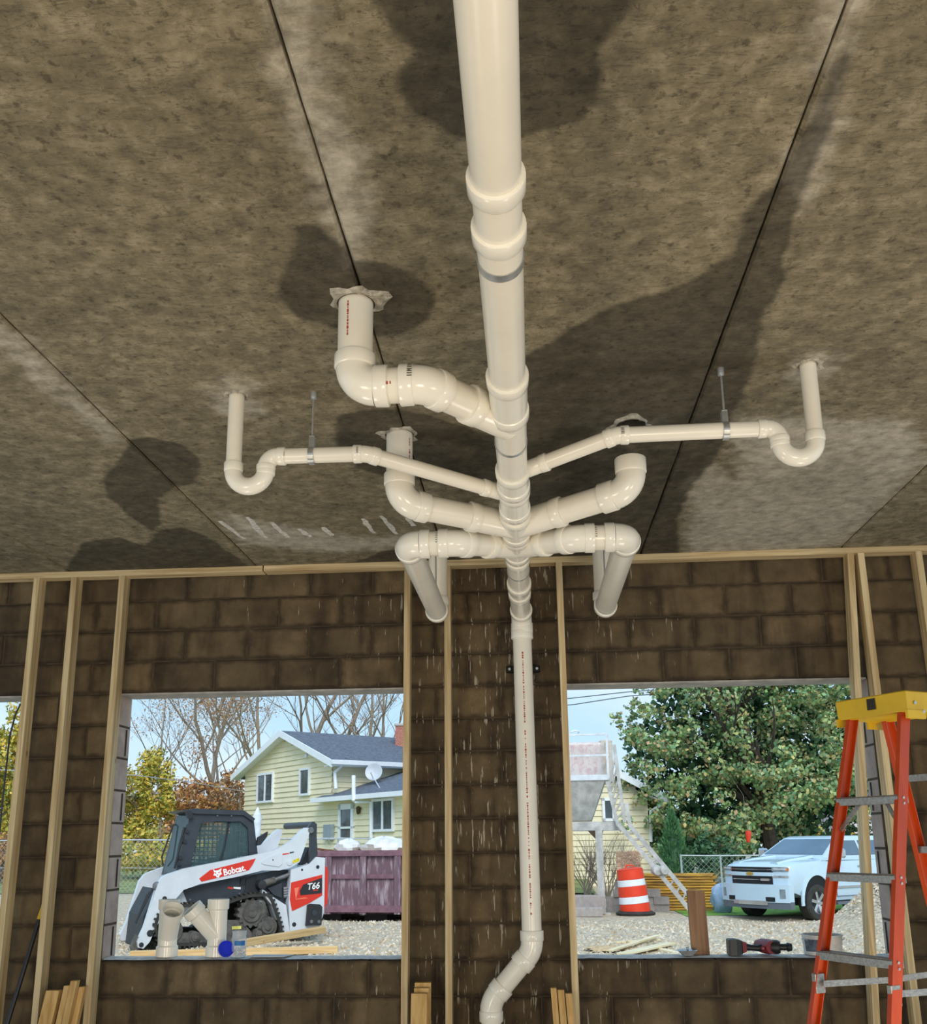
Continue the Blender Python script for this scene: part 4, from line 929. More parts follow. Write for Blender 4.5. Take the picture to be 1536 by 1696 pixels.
# folded garden parasol between the loader and the house
t = thing('folded_parasol', 'folded pale garden parasol standing between loader cab and house', 'parasol', (P(427, 1400, 27).x, 27, gz(-7, 27)))
pp = P(427, 1340, 27); zg = gz(pp.x, 27)
MB().lathe([(.06, P(427, 1420, 27).z), (.10, P(427, 1390, 27).z), (.13, P(427, 1352, 27).z), (.04, P(427, 1340, 27).z), (0, P(427, 1336, 27).z)], (pp.x, 27, 0), (0, 0, 1), 12).build('canopy', mat('pale_canvas', '#d5dce2', .8), t)
MB().tube([(pp.x, 27, zg), (pp.x, 27, P(427, 1345, 27).z)], .025, 8).build('pole', MGALV, t); MB().lathe([(0, .09), (.25, .08), (.27, 0), (0, 0)], (pp.x, 27, zg), (0, 0, 1), 16).build('base', MGALV, t)
# ================================================================== DUMPSTER
MDUMP = mat('plum_dumpster_paint', '#6f5560', .7, var=.4, vs=5, stretch=(3, 3, .45), col2='#b9aab2', edge=(.5, .72), detail=6); MDRIM = mat('dumpster_rim', '#7d5a66', .65, var=.25, vs=6)
d0 = P(505, 1525, 21.6); d1 = P(735, 1525, 21.2); DP = Plane((d0.x, d0.y, 0), math.atan2(d1.y-d0.y, d1.x-d0.x)); DL = (d1-d0).length; dz0 = gz(d0.x, d0.y)+.14; dz1 = P(600, 1413, 21.5).z
dump = thing('dumpster', 'plum coloured steel dumpster full of rubble', 'dumpster', (d0.x+DL/2, d0.y+1, gz(d0.x, d0.y)))
dw = lambda u, z, t: DP.w(u, z, t)
mb = MB(); 
for (a, b, c, d) in ((0, DL, 0, .06), (0, DL, 2.14, 2.2), (0, .06, 0, 2.2), (DL-.06, DL, 0, 2.2)): mb.prism([(a, dz0), (b, dz0), (b, dz1), (a, dz1)], dw, c, d)
mb.prism([(0, dz0), (DL, dz0), (DL, dz0+.06), (0, dz0+.06)], dw, 0, 2.2); mb.build('hull', MDUMP, dump)
for (z, h) in ((dz1-.06, .12), (dz0+.04, .14)): MB().prism([(-.05, z), (DL+.05, z), (DL+.05, z+h), (-.05, z+h)], dw, -.09, 0).build('rim', MDRIM, dump)
MB().prism([(0, (dz0+dz1)/2+.1), (DL, (dz0+dz1)/2+.1), (DL, (dz0+dz1)/2+.19), (0, (dz0+dz1)/2+.19)], dw, -.05, 0).build('stiffener', MDRIM, dump)
for px in (545, 603, 660, 715):
    u = DP.uv(px, 1460)[0]; MB().prism([(u-.07, dz0), (u+.07, dz0), (u+.07, dz1), (u-.07, dz1)], dw, -.08, 0).build('post', MDUMP, dump)
for k in range(3):
    u = .5+k*(DL-1)/2; MB().prism([(u-.25, dz0-.14), (u+.25, dz0-.14), (u+.25, dz0), (u-.25, dz0)], dw, .2, 2).build('skid', mat('black_steel', '#201c1c', .7, var=.2), dump)
mb = MB(); n = 16
rows = [[dw(.08+(DL-.16)*i/n, dz1-.10+.10*random.random(), .1+2.0*j/6) for i in range(n+1)] for j in range(7)]
for j in range(6):
    for i in range(n): mb.quad(rows[j][i], rows[j][i+1], rows[j+1][i+1], rows[j+1][i])
mb.build('rubble_fill', mat('rubble', '#8a6248', .95, var=.5, vs=3, col2='#c09a78', bump=.8), dump)
MBAG = mat('white_plastic_sheet', '#dcdcda', .45, var=.1, vs=6, bump=.8, bs=12)
def lump(c, r, seed, name, m, label, cat, squash=.6):
    rr = random.Random(seed); mb = MB(); rings = []
    ph = [rr.random()*6 for _ in range(6)]
    for i in range(9):
        t = math.pi*(i+.15)/8.3; ring = []
        for j in range(16):
            a = 2*math.pi*j/16; k = 1+.16*math.sin(3*a+ph[0]+i)+.10*math.sin(5*a+ph[1]-2*i)
            ring.append((c.x+r*math.sin(t)*math.cos(a)*k, c.y+r*.8*math.sin(t)*math.sin(a)*k, c.z+r*squash*(math.cos(t)+.6)*(1+.08*math.sin(4*a+ph[2]))))
        rings.append(ring)
    return mb.loft(rings).build(name, m, label=label, cat=cat)
lump(P(578, 1412, 22.2), .30, 1, 'plastic_bag', MBAG, 'small white plastic bag on the dumpster beside the loader arm', 'bag'); lump(P(636, 1414, 22.2), .46, 2, 'plastic_bag', MBAG, 'larger white plastic heap on the dumpster below the house window', 'bag', .5)
for k, (a, b, c, d, lb) in enumerate(((524, 1406, 560, 1411, 'brown board across the left end of the dumpster'), (590, 1412, 618, 1405, 'short brown board between the two white heaps'), (605, 1412, 625, 1404, 'small dark board leaning on the larger white heap'))):
    MB().bar(P(a, b, 22.0+.3*k), P(c, d, 22.4+.3*k), .14, .04).build('scrap_board', mat('scrap_brown', '#7a4f35', .8, var=.3), label=lb, cat='board')
# ================================================================== TRACK LOADER
so = P(380, 1560, 15.9); sgz = gz(so.x, so.y); SP = Plane((so.x, so.y, sgz), math.radians(33)); SX, SY, SSC = 200, 1300, 4.267
def su(x, y, t=0): return SP.uv(SX+x/SSC, SY+y/SSC, t)
sw = lambda u, z, t: SP.w(u, z, t)
load = thing('track_loader', 'white compact track loader with red decals and black cab', 'loader', (so.x, so.y, sgz))
LWHT = mat('loader_white', '#d0d5da', .35, var=.05, vs=4, coat=.3); LBLK = mat('loader_black', '#34383f', .45, var=.12, vs=6); LDRK = mat('loader_dark', '#25272b', .6, var=.2, vs=6); LRED = mat('loader_red', '#d8321f', .4, var=.06); LRUB = mat('track_rubber', '#34332f', .85, var=.3, vs=8); LSTL = mat('loader_steel', '#77787a', .5, .5, var=.3, vs=10); LGLS = mat('cab_glass', '#5f7f80', .05, 0, var=.1, alpha=.35); LMUD = mat('track_mud_steel', '#5d5a55', .8, .1, var=.35, vs=9)
DECW = mat('decal_white', '#f2f2f0', .5, var=0); DECK = mat('decal_black', '#26272b', .4, var=.1)
def spr(name, pts, t0, t1, m, parent=None, tt=None):
    return MB().prism([su(x, y, t0 if tt is None else tt) for x, y in pts], sw, t0, t1).build(name, m, parent or load)
def ST(x, y, t=0): u, z = su(x, y, t); return sw(u, z, t)
# chassis
spr('chassis', [(440, 740), (700, 680), (1110, 600), (1205, 600), (1205, 830), (1090, 830), (960, 790), (700, 850), (540, 890), (470, 830)], .16, 1.5, LBLK)
fr = spr('front_frame', [(330, 860), (390, 790), (440, 750), (470, 830), (540, 890), (440, 930), (330, 1000), (280, 1080), (240, 1080)], .17, 1.5, LWHT)
spr('side_vent', [(890, 660), (960, 640), (950, 770), (870, 790)], .14, .17, LDRK); spr('side_vent', [(850, 660), (885, 650), (880, 700), (845, 710)], .14, .17, LDRK)
for (x, y) in ((490, 812), (540, 855), (840, 770)): MB().lathe([(0, -.012), (.016, -.01), (.018, 0)], ST(x, y, .16), SP.n, 8).build('bolt', LSTL, load)
for (x0, x1, m_) in ((757, 793, LRED), (797, 848, DECW)): MB().prism([su(x, y, .16) for x, y in ((x0, 720), (x1, 722), (x1, 738), (x0, 732))], sw, .157, .16).build('small_marking', m_, load)
# tracks
def chaikin(p, n=2):
    for _ in range(n):
        q = []
        for i in range(len(p)):
            a, b = p[i], p[(i+1) % len(p)]; q += [(a[0]*.75+b[0]*.25, a[1]*.75+b[1]*.25), (a[0]*.25+b[0]*.75, a[1]*.25+b[1]*.75)]
        p = q
    return p
tp = [su(x, y, 0) for x, y in ((225, 1120), (250, 1010), (330, 970), (440, 930), (660, 858), (900, 772), (1000, 770), (1060, 850), (1120, 1020), (1150, 1130), (1110, 1190), (900, 1215), (500, 1235), (280, 1235))]
zmin = min(z for _, z in tp); tp = [(u, max(.0, z-max(0, zmin))) if z > .6 else (u, max(0, z-zmin)) for u, z in tp]
tp = chaikin(tp)
def track(t0, t1):
    n = len(tp); cx = sum(p[0] for p in tp)/n; cz = sum(p[1] for p in tp)/n; area = sum(tp[i][0]*tp[(i+1) % n][1]-tp[(i+1) % n][0]*tp[i][1] for i in range(n)); sg = 1 if area > 0 else -1
    nr = []
    for i in range(n):
        a, b = tp[i-1], tp[(i+1) % n]; d = Vector((b[0]-a[0], b[1]-a[1])).normalized(); nr.append((sg*d.y, -sg*d.x))
    mb = MB(); rings = []
    for i in list(range(n))+[0]:
        u, z = tp[i]; o = nr[i]; k = .045
        rings.append([sw(u, z, t0), sw(u, z, t1), sw(u-o[0]*k, z-o[1]*k, t1), sw(u-o[0]*k, z-o[1]*k, t0)])
    mb.loft(rings, cap=False, smooth=False)
    # lugs every 6 cm
    acc = 0
    for i in range(n):
        a = Vector(tp[i]); b = Vector(tp[(i+1) % n]); L = (b-a).length; d = (b-a)/L; s = -acc
        while s < L:
            if s >= 0:
                p = a+d*s; o = Vector(nr[i])
                q = [p-d*.014, p+d*.014, p+d*.014+o*.03, p-d*.014+o*.03]
                mb.prism([tuple(v) for v in q], sw, t0-.004, t0+.17); mb.prism([tuple(v) for v in q], sw, t0+.2, t1+.004)
            s += .075
        acc = (L-s+.075) % .075 if L > 0 else acc
    tr = mb.build('track', LRUB, load)
    c = su(933, 905, 0)
    def wheel(name, cu, cz, r, teeth=0, m=LMUD):
        w = MB(); prof = []
        k = teeth*4 if teeth else 20
        for j in range(k):
            rr = r*(1.0 if not teeth or (j % 4) in (1, 2) else .86); a = 2*math.pi*j/k; prof.append((cu+rr*math.cos(a), cz+rr*math.sin(a)))
        w.prism(prof, sw, t0+.06, t1-.06)
        w.prism([(cu+r*.62*math.cos(a), cz+r*.62*math.sin(a)) for a in np.linspace(0, 6.28, 21)[:-1]], sw, t0+.03, t0+.06); w.prism([(cu+r*.3*math.cos(a), cz+r*.3*math.sin(a)) for a in np.linspace(0, 6.28, 13)[:-1]], sw, t0+.01, t0+.03)
        return w.build(name, m, tr)
    wheel('drive_sprocket', c[0], c[1], .235, 14)
    u0 = tp[0][0]; zs_ = [p[1] for p in tp]; us = [p[0] for p in tp]; um, uM = min(us), max(us)
    wheel('idler_wheel', um+.26, .26, .19); wheel('idler_wheel', uM-.24, .24, .165)
    for k in range(4): wheel('road_wheel', um+.65+k*.34, .14, .09)
    f = MB(); f.prism([su(x, y, 0) for x, y in ((400, 1050), (755, 1050), (770, 960), (850, 960), (890, 990), (960, 1075), (1100, 1095), (1090, 1160), (420, 1165))], sw, t0+.08, t1-.1); f.build('track_frame', LMUD, tr)
    return tr
track(0, .36); track(1.30, 1.66)
spr('yellow_label', [(785, 1000), (852, 996), (852, 1018), (787, 1022)], .075, .08, mat('label_yellow', '#d8cf6a', .5, var=.2))
spr('rear_fender', [(1000, 735), (1090, 800), (1170, 850), (1200, 1080), (1150, 1090), (1120, 1000), (1070, 850), (1000, 765)], .03, .3, LWHT)
# cab
OUT = [(490, 205), (640, 190), (868, 195), (938, 245), (968, 500), (700, 570), (440, 630), (380, 645)]; INN = [(565, 275), (680, 258), (845, 258), (898, 305), (905, 500), (700, 575), (490, 615), (500, 540)]
def cabside(t0, t1):
    mb = MB(); n = 8; o0 = [su(x, y, .36) for x, y in OUT]; i0 = [su(x, y, .36) for x, y in INN]
    vs = [sw(*p, t) for t in (t0, t1) for p in o0]+[sw(*p, t) for t in (t0, t1) for p in i0]; fs = []
    for j in range(n):
        k = (j+1) % n; fs += [(j, k, 2*n+k, 2*n+j), (n+k, n+j, 3*n+j, 3*n+k), (k, j, n+j, n+k), (2*n+j, 2*n+k, 3*n+k, 3*n+j)]
    return mb.add(vs, fs).build('cab_side', LBLK, load)
c1 = cabside(.34, .42); c2 = cabside(1.26, 1.34)
def shell(pts, t0, t1, name, m): return MB().prism([su(x, y, .36) for x, y in pts], sw, t0, t1).build(name, m, load)
rf_ = shell([(430, 178), (520, 168), (868, 182), (944, 240), (930, 262), (862, 214), (520, 204), (445, 190)], .30, 1.38, 'cab_roof', LBLK)
shell([(938, 245), (968, 500), (955, 502), (926, 250)], .40, 1.28, 'cab_rear', LDRK)
o = [su(x, y, .36) for x, y in ((490, 205), (382, 643))]; MB().add([sw(*o[0], .42), sw(*o[1], .42), sw(*o[1], 1.26), sw(*o[0], 1.26)], [(0, 1, 2, 3)]).build('windshield', LGLS, load)
for tt_ in (.385, 1.30): MB().add([sw(*su(x, y, .36), tt_) for x, y in INN], [tuple(range(8))]).build('side_pane', LGLS, c1 if tt_ < 1 else c2)
for tt_, par in ((.40, c1), (1.28, c2)):
    g = MB()
    for k in range(1, 13):
        x = 500+k*32; xa = x+ (12 if x < 600 else 0)
        g.bar(sw(*su(max(xa, 508), 560 if x < 520 else 270, .36), tt_), sw(*su(x-10, 598-(x-490)*.22, .36), tt_), .012, .012)
    for k in range(1, 11):
        y = 262+k*30; g.bar(sw(*su(562-(y-275)*.22, y, .36), tt_), sw(*su(900, y, .36), tt_), .012, .012)
    g.build('window_guard', LDRK, par)
for (pts, nm) in ((((690, 560), (720, 460), (760, 262), (778, 262), (740, 460), (715, 555)), 'guard_brace'),): spr(nm, pts, .385, .40, LDRK, c1, .36)
spr('seat', [(700, 600), (700, 520), (760, 510), (780, 360), (820, 340), (850, 380), (850, 600)], .6, 1.1, LDRK, tt=.36)
spr('headlamp', [(462, 190), (495, 182), (515, 215), (500, 240), (478, 235)], .27, .36, LDRK, rf_); 
for x in (683, 783): MB().lathe([(0, -.012), (.016, -.01), (.02, 0)], ST(x, 218, .33), SP.n, 8).build('bolt', LSTL, rf_)
MB().tube([ST(395, 280, 1.2), ST(370, 285, 1.2), ST(290, 510, 1.2), ST(300, 570, 1.2)], .014, 8).build('mirror_bar', LDRK, load)
for (a, b) in (((475, 280), (380, 590)), ((450, 300), (395, 560))): MB().tube([ST(*a, .38), ST((a[0]+b[0])/2-8, (a[1]+b[1])/2, .37), ST(*b, .38)], .02, 8).build('door_pillar', LDRK, load)
for y in (330, 400, 515, 560): MB().lathe([(0, -.03), (.03, -.03), (.034, 0), (0, 0)], ST(470-(y-330)*.26, y, .34), SP.n, 10).build('hinge', LDRK, load)
spr('mirror', [(962, 430), (972, 372), (1042, 330), (1036, 365), (990, 425)], .28, .36, LDRK)
# arms
ARM = [(262, 700), (300, 650), (340, 630), (450, 592), (700, 543), (950, 494), (1060, 470), (1140, 440), (1215, 395), (1280, 325), (1312, 302), (1335, 305), (1338, 330), (1305, 430), (1265, 545), (1200, 585), (1120, 605), (1000, 605), (830, 648), (560, 702), (445, 742), (395, 800), (330, 868), (255, 1000), (205, 1110), (160, 1158), (122, 1150), (118, 1110), (165, 1010), (215, 850)]
arm = spr('lift_arm', ARM, .02, .16, LWHT); MB().prism([su(x, y, .02) for x, y in ARM], sw, 1.46, 1.60).build('lift_arm', LWHT, load)
spr('arm_inset', [(995, 548), (1012, 525), (1125, 478), (1143, 492), (1140, 560), (1120, 578), (1075, 572), (1005, 560)], .008, .02, LWHT, arm)
for (x, y, r, m_) in ((1193, 548, .05, LWHT), (310, 803, .035, LDRK), (208, 1048, .05, LDRK), (145, 1130, .035, LDRK), (1345, 320, .05, LSTL), (1075, 530, .012, LDRK)):
    MB().lathe([(0, -.014), (r*.4, -.016), (r, -.012), (r, 0)], ST(x, y, .02), SP.n, 16).build('pivot_pin', m_, arm)
spr('yellow_label', [(1215, 535), (1262, 515), (1264, 538), (1218, 555)], .014, .02, mat('label_yellow2', '#d9c81e', .5, var=.3, vs=40), arm)
for (x0, x1, y, m_) in ((1145, 1190, 486, LRED), (1195, 1225, 476, DECK)): spr('small_marking', [(x0, y), (x1, y-6), (x1, y+2), (x0, y+9)], .016, .02, m_, arm)
dec = spr('decal_panel', [(555, 662), (632, 602), (955, 520), (932, 566), (905, 603), (572, 684)], .0135, .02, LRED, arm)
pa0 = Vector(su(728, 641, .012)); pa1 = Vector(su(885, 604, .012)); du = (pa1-pa0); LL = du.length; du.normalize(); dv_ = Vector((-du.y, du.x))
if dv_.y < 0: dv_ = -dv_
tx = text_mesh('Bobcat.', 1.0, lambda a, b: (a, b, 0), 'lettering', DECW, load, bold=.03)
W_ = max(v.co.x for v in tx.data.vertices)
W0 = [WM[load.name] @ v.co for v in tx.data.vertices]; wmax = max(p.x for p in W0); inv = WM[load.name].inverted()
for v, p in zip(tx.data.vertices, W0):
    k = LL/wmax; q = pa0+du*(p.x*k)+dv_*(p.y*k*1.15); v.co = inv @ sw(q.x, q.y, .011)
tx.parent = arm
cat = [(652, 592), (668, 606), (692, 602), (714, 588), (708, 612), (716, 630), (700, 640), (694, 655), (680, 655), (672, 642), (655, 640), (662, 622)]
hd = spr('emblem', cat, .0105, .0135, DECW, arm)
for pts in ([(664, 616), (676, 622), (672, 628), (664, 624)], [(698, 612), (688, 620), (694, 625), (701, 619)], [(678, 634), (690, 632), (685, 642)]): spr('emblem_mark', pts, .009, .0105, LRED, arm)
# links and rear tower
spr('rear_link', [(1322, 305), (1355, 262), (1388, 275), (1386, 370), (1394, 490), (1370, 545), (1330, 560), (1345, 440), (1345, 350)], .05, .15, LBLK)
MB().tube([ST(1360, 282, .1), sw(*su(1360, 282, .1), 1.52)], .055, 14).build('cross_tube', LBLK, load)
spr('hydraulic_block', [(1290, 520), (1330, 440), (1350, 450), (1330, 560), (1280, 560)], .2, .5, LDRK)
MB().tube([ST(985, 705, .08), ST(1090, 670, .08)], .055, 12).build('lift_cylinder', LMUD, load); MB().tube([ST(1090, 670, .08), ST(1195, 632, .08)], .035, 12).build('cylinder_rod', LSTL, load)
MB().lathe([(0, -.09), (.07, -.08), (.08, 0), (.08, .08)], ST(992, 705, .08), SP.n, 16).build('cylinder_eye', LDRK, load)
spr('control_box', [(1040, 730), (1140, 690), (1140, 800), (1080, 775)], .10, .4, LBLK)
for k in range(4): MB().tube([ST(1150, 735+k*18, .1), ST(1185, 728+k*18, .1)], .03, 8).build('spring_coil', LSTL, load)
# tail
tail = spr('tail_body', [(1205, 600), (1335, 560), (1385, 508), (1445, 515), (1438, 900), (1418, 960), (1400, 1040), (1200, 1085), (1188, 830)], .0, 1.62, LWHT)
spr('decal_panel', [(1205, 690), (1425, 634), (1425, 780), (1340, 832), (1212, 892), (1196, 810)], -.006, .0, LRED, tail); spr('decal_panel', [(1290, 706), (1425, 655), (1422, 765), (1272, 780), (1266, 750)], -.011, -.006, DECK, tail)
spr('decal_panel', [(1228, 730), (1262, 722), (1240, 806), (1300, 795), (1330, 800), (1238, 812)], -.0105, -.006, mat('decal_pink', '#f0795f', .5, var=0), tail)
a0 = Vector(su(1316, 742, -.01)); a1 = Vector(su(1408, 730, -.01)); tx = text_mesh('T66', 1.0, lambda a, b: (a, b, 0), 'lettering', DECW, load, bold=.02, shear=.25)
W0 = [WM[load.name] @ v.co for v in tx.data.vertices]; wmax = max(p.x for p in W0); d_ = a1-a0; k = d_.length/wmax; d_.normalize(); e_ = Vector((-d_.y, d_.x)); e_ = e_ if e_.y > 0 else -e_
for v, p in zip(tx.data.vertices, W0): q = a0+d_*(p.x*k)+e_*(p.y*k*1.05); v.co = inv @ sw(q.x, q.y, -.0125)
tx.parent = tail
spr('small_marking', [(1358, 742), (1395, 738), (1395, 745), (1358, 749)], -.0125, -.011, LRED, tail)
spr('tail_lamp', [(1440, 570), (1458, 580), (1468, 610), (1462, 830), (1432, 888)], .05, 1.55, LRED, tail)
tb_ = spr('tool_box', [(1325, 850), (1345, 840), (1410, 845), (1426, 862), (1420, 992), (1312, 995)], -.06, .0, LDRK, tail)
for (x, y, r) in ((1348, 966, .028), (1400, 966, .028), (1370, 905, .05)): MB().lathe([(0, -.012), (r, -.01), (r, 0)], ST(x, y, -.06), SP.n, 12).build('tool_box_light', LSTL if r < .04 else LBLK, tb_)
for (x, y, r) in ((1393, 580, .03), (1226, 986, .035), (1282, 600, .018)): MB().lathe([(0, -.006), (r, -.006), (r, 0)], ST(x, y, 0), SP.n, 12).build('lifting_eye', LDRK, tail)
# coupler
spr('coupler_plate', [(160, 930), (262, 735), (278, 745), (225, 940), (190, 1060), (150, 1190), (130, 1180)], .22, 1.40, LDRK); spr('coupler_hook', [(70, 1150), (110, 1060), (130, 1080), (125, 1170), (90, 1195)], .1, .22, LMUD)
for k in range(3): MB().tube([ST(225-k*18, 735+k*20, .19), ST(140-k*18, 900+k*40, .19)], .018, 8).build('hose', LDRK, load)
MB().lathe([(0, -.04), (.06, -.03), (.07, .03), (0, .04)], ST(258, 715, .06), SP.n, 12).build('hose_joint', LSTL, load)
# ================================================================== RIGHT WINDOW
# ---- garage house behind the hopper
RX, RY, RS = 930, 1180, 3.944
gc_ = P(1078, 1440, 37); GP = Plane((gc_.x, gc_.y, 0), math.radians(6)); g0 = gz(gc_.x, 37)
def gu(x, y, t=0): return GP.uv(RX+x/RS, RY+y/RS, t)
gw = lambda u, z, t: GP.w(u, z, t)
gar = thing('garage', 'cream sided gabled garage behind the mortar hopper', 'house', (gc_.x-2, gc_.y, g0))
MSID2 = mat('pale_siding', '#e2d9b8', .6, var=.04, vs=2)
ge = gu(700, 552, -.4); gpk = (ge[0]-4.6, ge[1]+2.35); gwr = gu(560, 560)[0]; gz_e = gu(555, 540)[1]; gl_u = gwr-8.4
pkz = gz_e+(gpk[1]-ge[1])*.92; pku = (gl_u+gwr)/2
MB().prism([(gl_u, g0-.1), (gwr, g0-.1), (gwr, gz_e), (pku, pkz), (gl_u, gz_e)], gw, 0, 7).build('wall', MSID2, gar)
z = g0-.1
while z < pkz-.15:
    k = max(0, (z+.1-gz_e)/(pkz-gz_e)); a = gl_u+(pku-gl_u)*k; b = gwr+(pku-gwr)*k; mb = MB(); lap(mb, lambda u, zz, o: GP.w(u, zz, -o), a, b, z, .215); mb.build('siding_board', MSID2, gar); z += .215
pe = (ge[0], ge[1]); pp_ = (pku, pkz+.38); pl = (2*pku-ge[0], ge[1])
rf2 = MB().prism([pe, pp_, pl, (pl[0], pl[1]-.15), (pp_[0], pp_[1]-.17), (pe[0], pe[1]-.15)], gw, -.38, 7.3).build('roof', MSHING, gar)
for a, b in ((pe, pp_), (pp_, pl)): MB().prism([(a[0], a[1]+.02), (b[0], b[1]+.02), (b[0], b[1]-.24), (a[0], a[1]-.24)], gw, -.44, -.38).build('fascia', MTRIM, rf2)
MB().prism([(pe[0], pe[1]-.2), (gwr, gz_e-.02), (gwr, gz_e-.06), (pe[0], pe[1]-.24)], gw, -.4, 7).build('soffit', MTRIM, rf2)
MB().tube([gw(ge[0]-.1, ge[1]-.2, -.2), gw(gwr+.1, ge[1]-.5, -.1), gw(gwr+.05, ge[1]-1.6, .0)], .07, 8).build('downspout', MTRIM, gar)
(u0, z1), (u1, z0) = gu(262, 560), gu(350, 710); mb = MB()
for (a, b, c, d) in ((u0, u1, z1-.1, z1), (u0, u1, z0, z0+.1), (u0, u0+.1, z0, z1), (u1-.1, u1, z0, z1)): mb.prism([(a, c), (b, c), (b, d), (a, d)], gw, -.13, .02)
wn = mb.build('window', MTRIM, gar); MB().prism([(u0+.1, z0+.1), (u1-.1, z0+.1), (u1-.1, z1-.1), (u0+.1, z1-.1)], gw, -.09, -.08).build('pane', MGLS, wn)
# ---- mortar hopper with railing and ladder
ho = P(990, 1508, 25.6); hg = gz(ho.x, 25.6); OPL = Plane((ho.x, 25.6, hg), math.radians(-4)); MHOP = mat('mortar_caked_steel', '#b9b8b4', .8, .1, var=.22, vs=4, bump=.3, bs=15); MHOPR = mat('railing_paint', '#d3d9de', .5, .1, var=.1)
def ou(x, y, t=0): return OPL.uv(RX+x/RS, RY+y/RS, t)
ow = lambda u, z, t: OPL.w(u, z, t)
def OT(x, y, t=0): u, z = ou(x, y, t); return ow(u, z, t)
hop = thing('mortar_hopper', 'grey mortar hopper tower with railed platform and ladder', 'hopper', ho)
top = [ou(0, 440), ou(285, 440)]; bot = [ou(30, 700), ou(190, 700)]
uc = (bot[0][0]+bot[1][0])/2-.9
ub = ou(285, 440)[0]; zt_ = ou(285, 440)[1]; u2, z2 = ou(195, 705); D = 2.2; W = 3.0
mb = MB(); mb.loft([[ow(ub-W, zt_, 0), ow(ub, zt_, 0), ow(ub, zt_, D), ow(ub-W, zt_, D)], [ow(u2-W+.9, z2, .45), ow(u2, z2, .45), ow(u2, z2, D-.45), ow(u2-W+.9, z2, D-.45)]], smooth=False); mb.build('hopper_bin', MHOP, hop)
zb1 = ou(100, 715)[1]; zb0 = ou(100, 772)[1]; ur = ou(395, 740)[0]
for t_ in (.1, D-.1): MB().prism([(ur-W-.6, zb0), (ur, zb0), (ur, zb1), (ur-W-.6, zb1)], ow, t_-.06, t_+.06).build('beam', MHOP, hop)
MB().loft([[ow(ou(x, 775)[0], zb0, t_) for x, t_ in ((170, .2), (275, .2), (275, 1.2), (170, 1.2))], [ow(ou(x, 840)[0], ou(x, 840)[1], t_) for x, t_ in ((235, .6), (258, .6), (258, .8), (235, .8))]], smooth=False).build('outlet_chute', mat('rusty_chute', '#8a7a6c', .8, .2, var=.3), hop)
for (u, t_) in ((ou(250, 900)[0], .1), (ou(250, 900)[0], D-.1), (ou(250, 900)[0]-W+.3, .1), (ou(250, 900)[0]-W+.3, D-.1)):
    MB().prism([(u-.09, 0), (u+.09, 0), (u+.09, zb0), (u-.09, zb0)], ow, t_-.07, t_+.07).build('leg', MHOP, hop); MB().prism([(u-.22, 0), (u+.22, 0), (u+.22, .03), (u-.22, .03)], ow, t_-.2, t_+.2).build('foot_plate', MHOP, hop)
za = ou(300, 135)[1]; zm = ou(300, 272)[1]; zl = ou(300, 405)[1]; zp_ = ou(300, 432)[1]; xr = ou(312, 300)[0]
for t_ in (.0, D):
    for zz, th_ in ((za, .05), (zm, .05), (zl, .14)): MB().prism([(xr-W-.2, zz-th_), (xr, zz-th_), (xr, zz), (xr-W-.2, zz)], ow, t_-.025, t_+.025).build('guard_rail', MHOPR, hop)
    for k in range(4):
        u = xr-.04-k*1.0; MB().prism([(u-.03, zp_), (u+.03, zp_), (u+.03, za), (u-.03, za)], ow, t_-.03, t_+.03).build('rail_post', MHOPR, hop)
for zz, th_ in ((za, .05), (zm, .05), (zl, .14)): MB().prism([(xr-.05, zz-th_), (xr, zz-th_), (xr, zz), (xr-.05, zz)], ow, 0, D).build('guard_rail', MHOPR, hop)
MB().prism([(xr-W-.2, zp_-.04), (xr+.02, zp_-.04), (xr+.02, zp_), (xr-W-.2, zp_)], ow, 0, D).build('platform', MHOPR, hop)
MTARP = mat('pink_white_sacks', '#d9cdc6', .8, var=.2, vs=9, col2='#c9a0a4', edge=(.45, .75))
us = ou(245, 180); MB().cbox(ow(xr-.95, (zp_+ou(0, 185)[1])/2, 1.2), (1.5, 1.2, ou(0, 185)[1]-zp_), .06).build('cement_sack_stack', MTARP, hop); MB().cbox(ow(xr-.06, (zp_+ou(0, 190)[1])/2+.1, 2.0), (.35, .3, ou(0, 190)[1]-zp_+.2), .03).build('side_board', mat('weathered_board', '#c4bcb0', .8, var=.15), hop)
for k in range(2): MB().tube([OT(55+k*10, 130, .5), OT(80+k*10, 118, .5), OT(118, 124, .5), OT(100, 150, .6)], .02, 6).build('hose', MHOPR, hop)
def steps(pts0, pts1, n, t0, t1, nm):
    mb = MB()
    for t_ in (t0, t1): mb.bar(OT(*pts0, t_), OT(*pts1, t_), .05, .09)
    rr_ = mb.build(nm, MHOP, hop)
    for k in range(1, n):
        a = (pts0[0]+(pts1[0]-pts0[0])*k/n, pts0[1]+(pts1[1]-pts0[1])*k/n); u, z = ou(*a, t0); MB().tube([ow(u, z, t0), ow(u, z, t1)], .022, 6).build('rung', MHOP, hop)
def ladder2(l0, l1, r0_, r1_, n, t_, nm, wd=.09):
    MB().bar(OT(*l0, t_), OT(*l1, t_), .06, wd).build(nm, MHOP, hop); MB().bar(OT(*r0_, t_), OT(*r1_, t_), .06, wd).build(nm, MHOP, hop)
    for k in range(1, n):
        s = k/n; a = (l0[0]+(l1[0]-l0[0])*s, l0[1]+(l1[1]-l0[1])*s); b = (r0_[0]+(r1_[0]-r0_[0])*s, r0_[1]+(r1_[1]-r0_[1])*s); MB().tube([OT(*a, t_), OT(*b, t_)], .025, 6).build('rung', MHOP, hop)
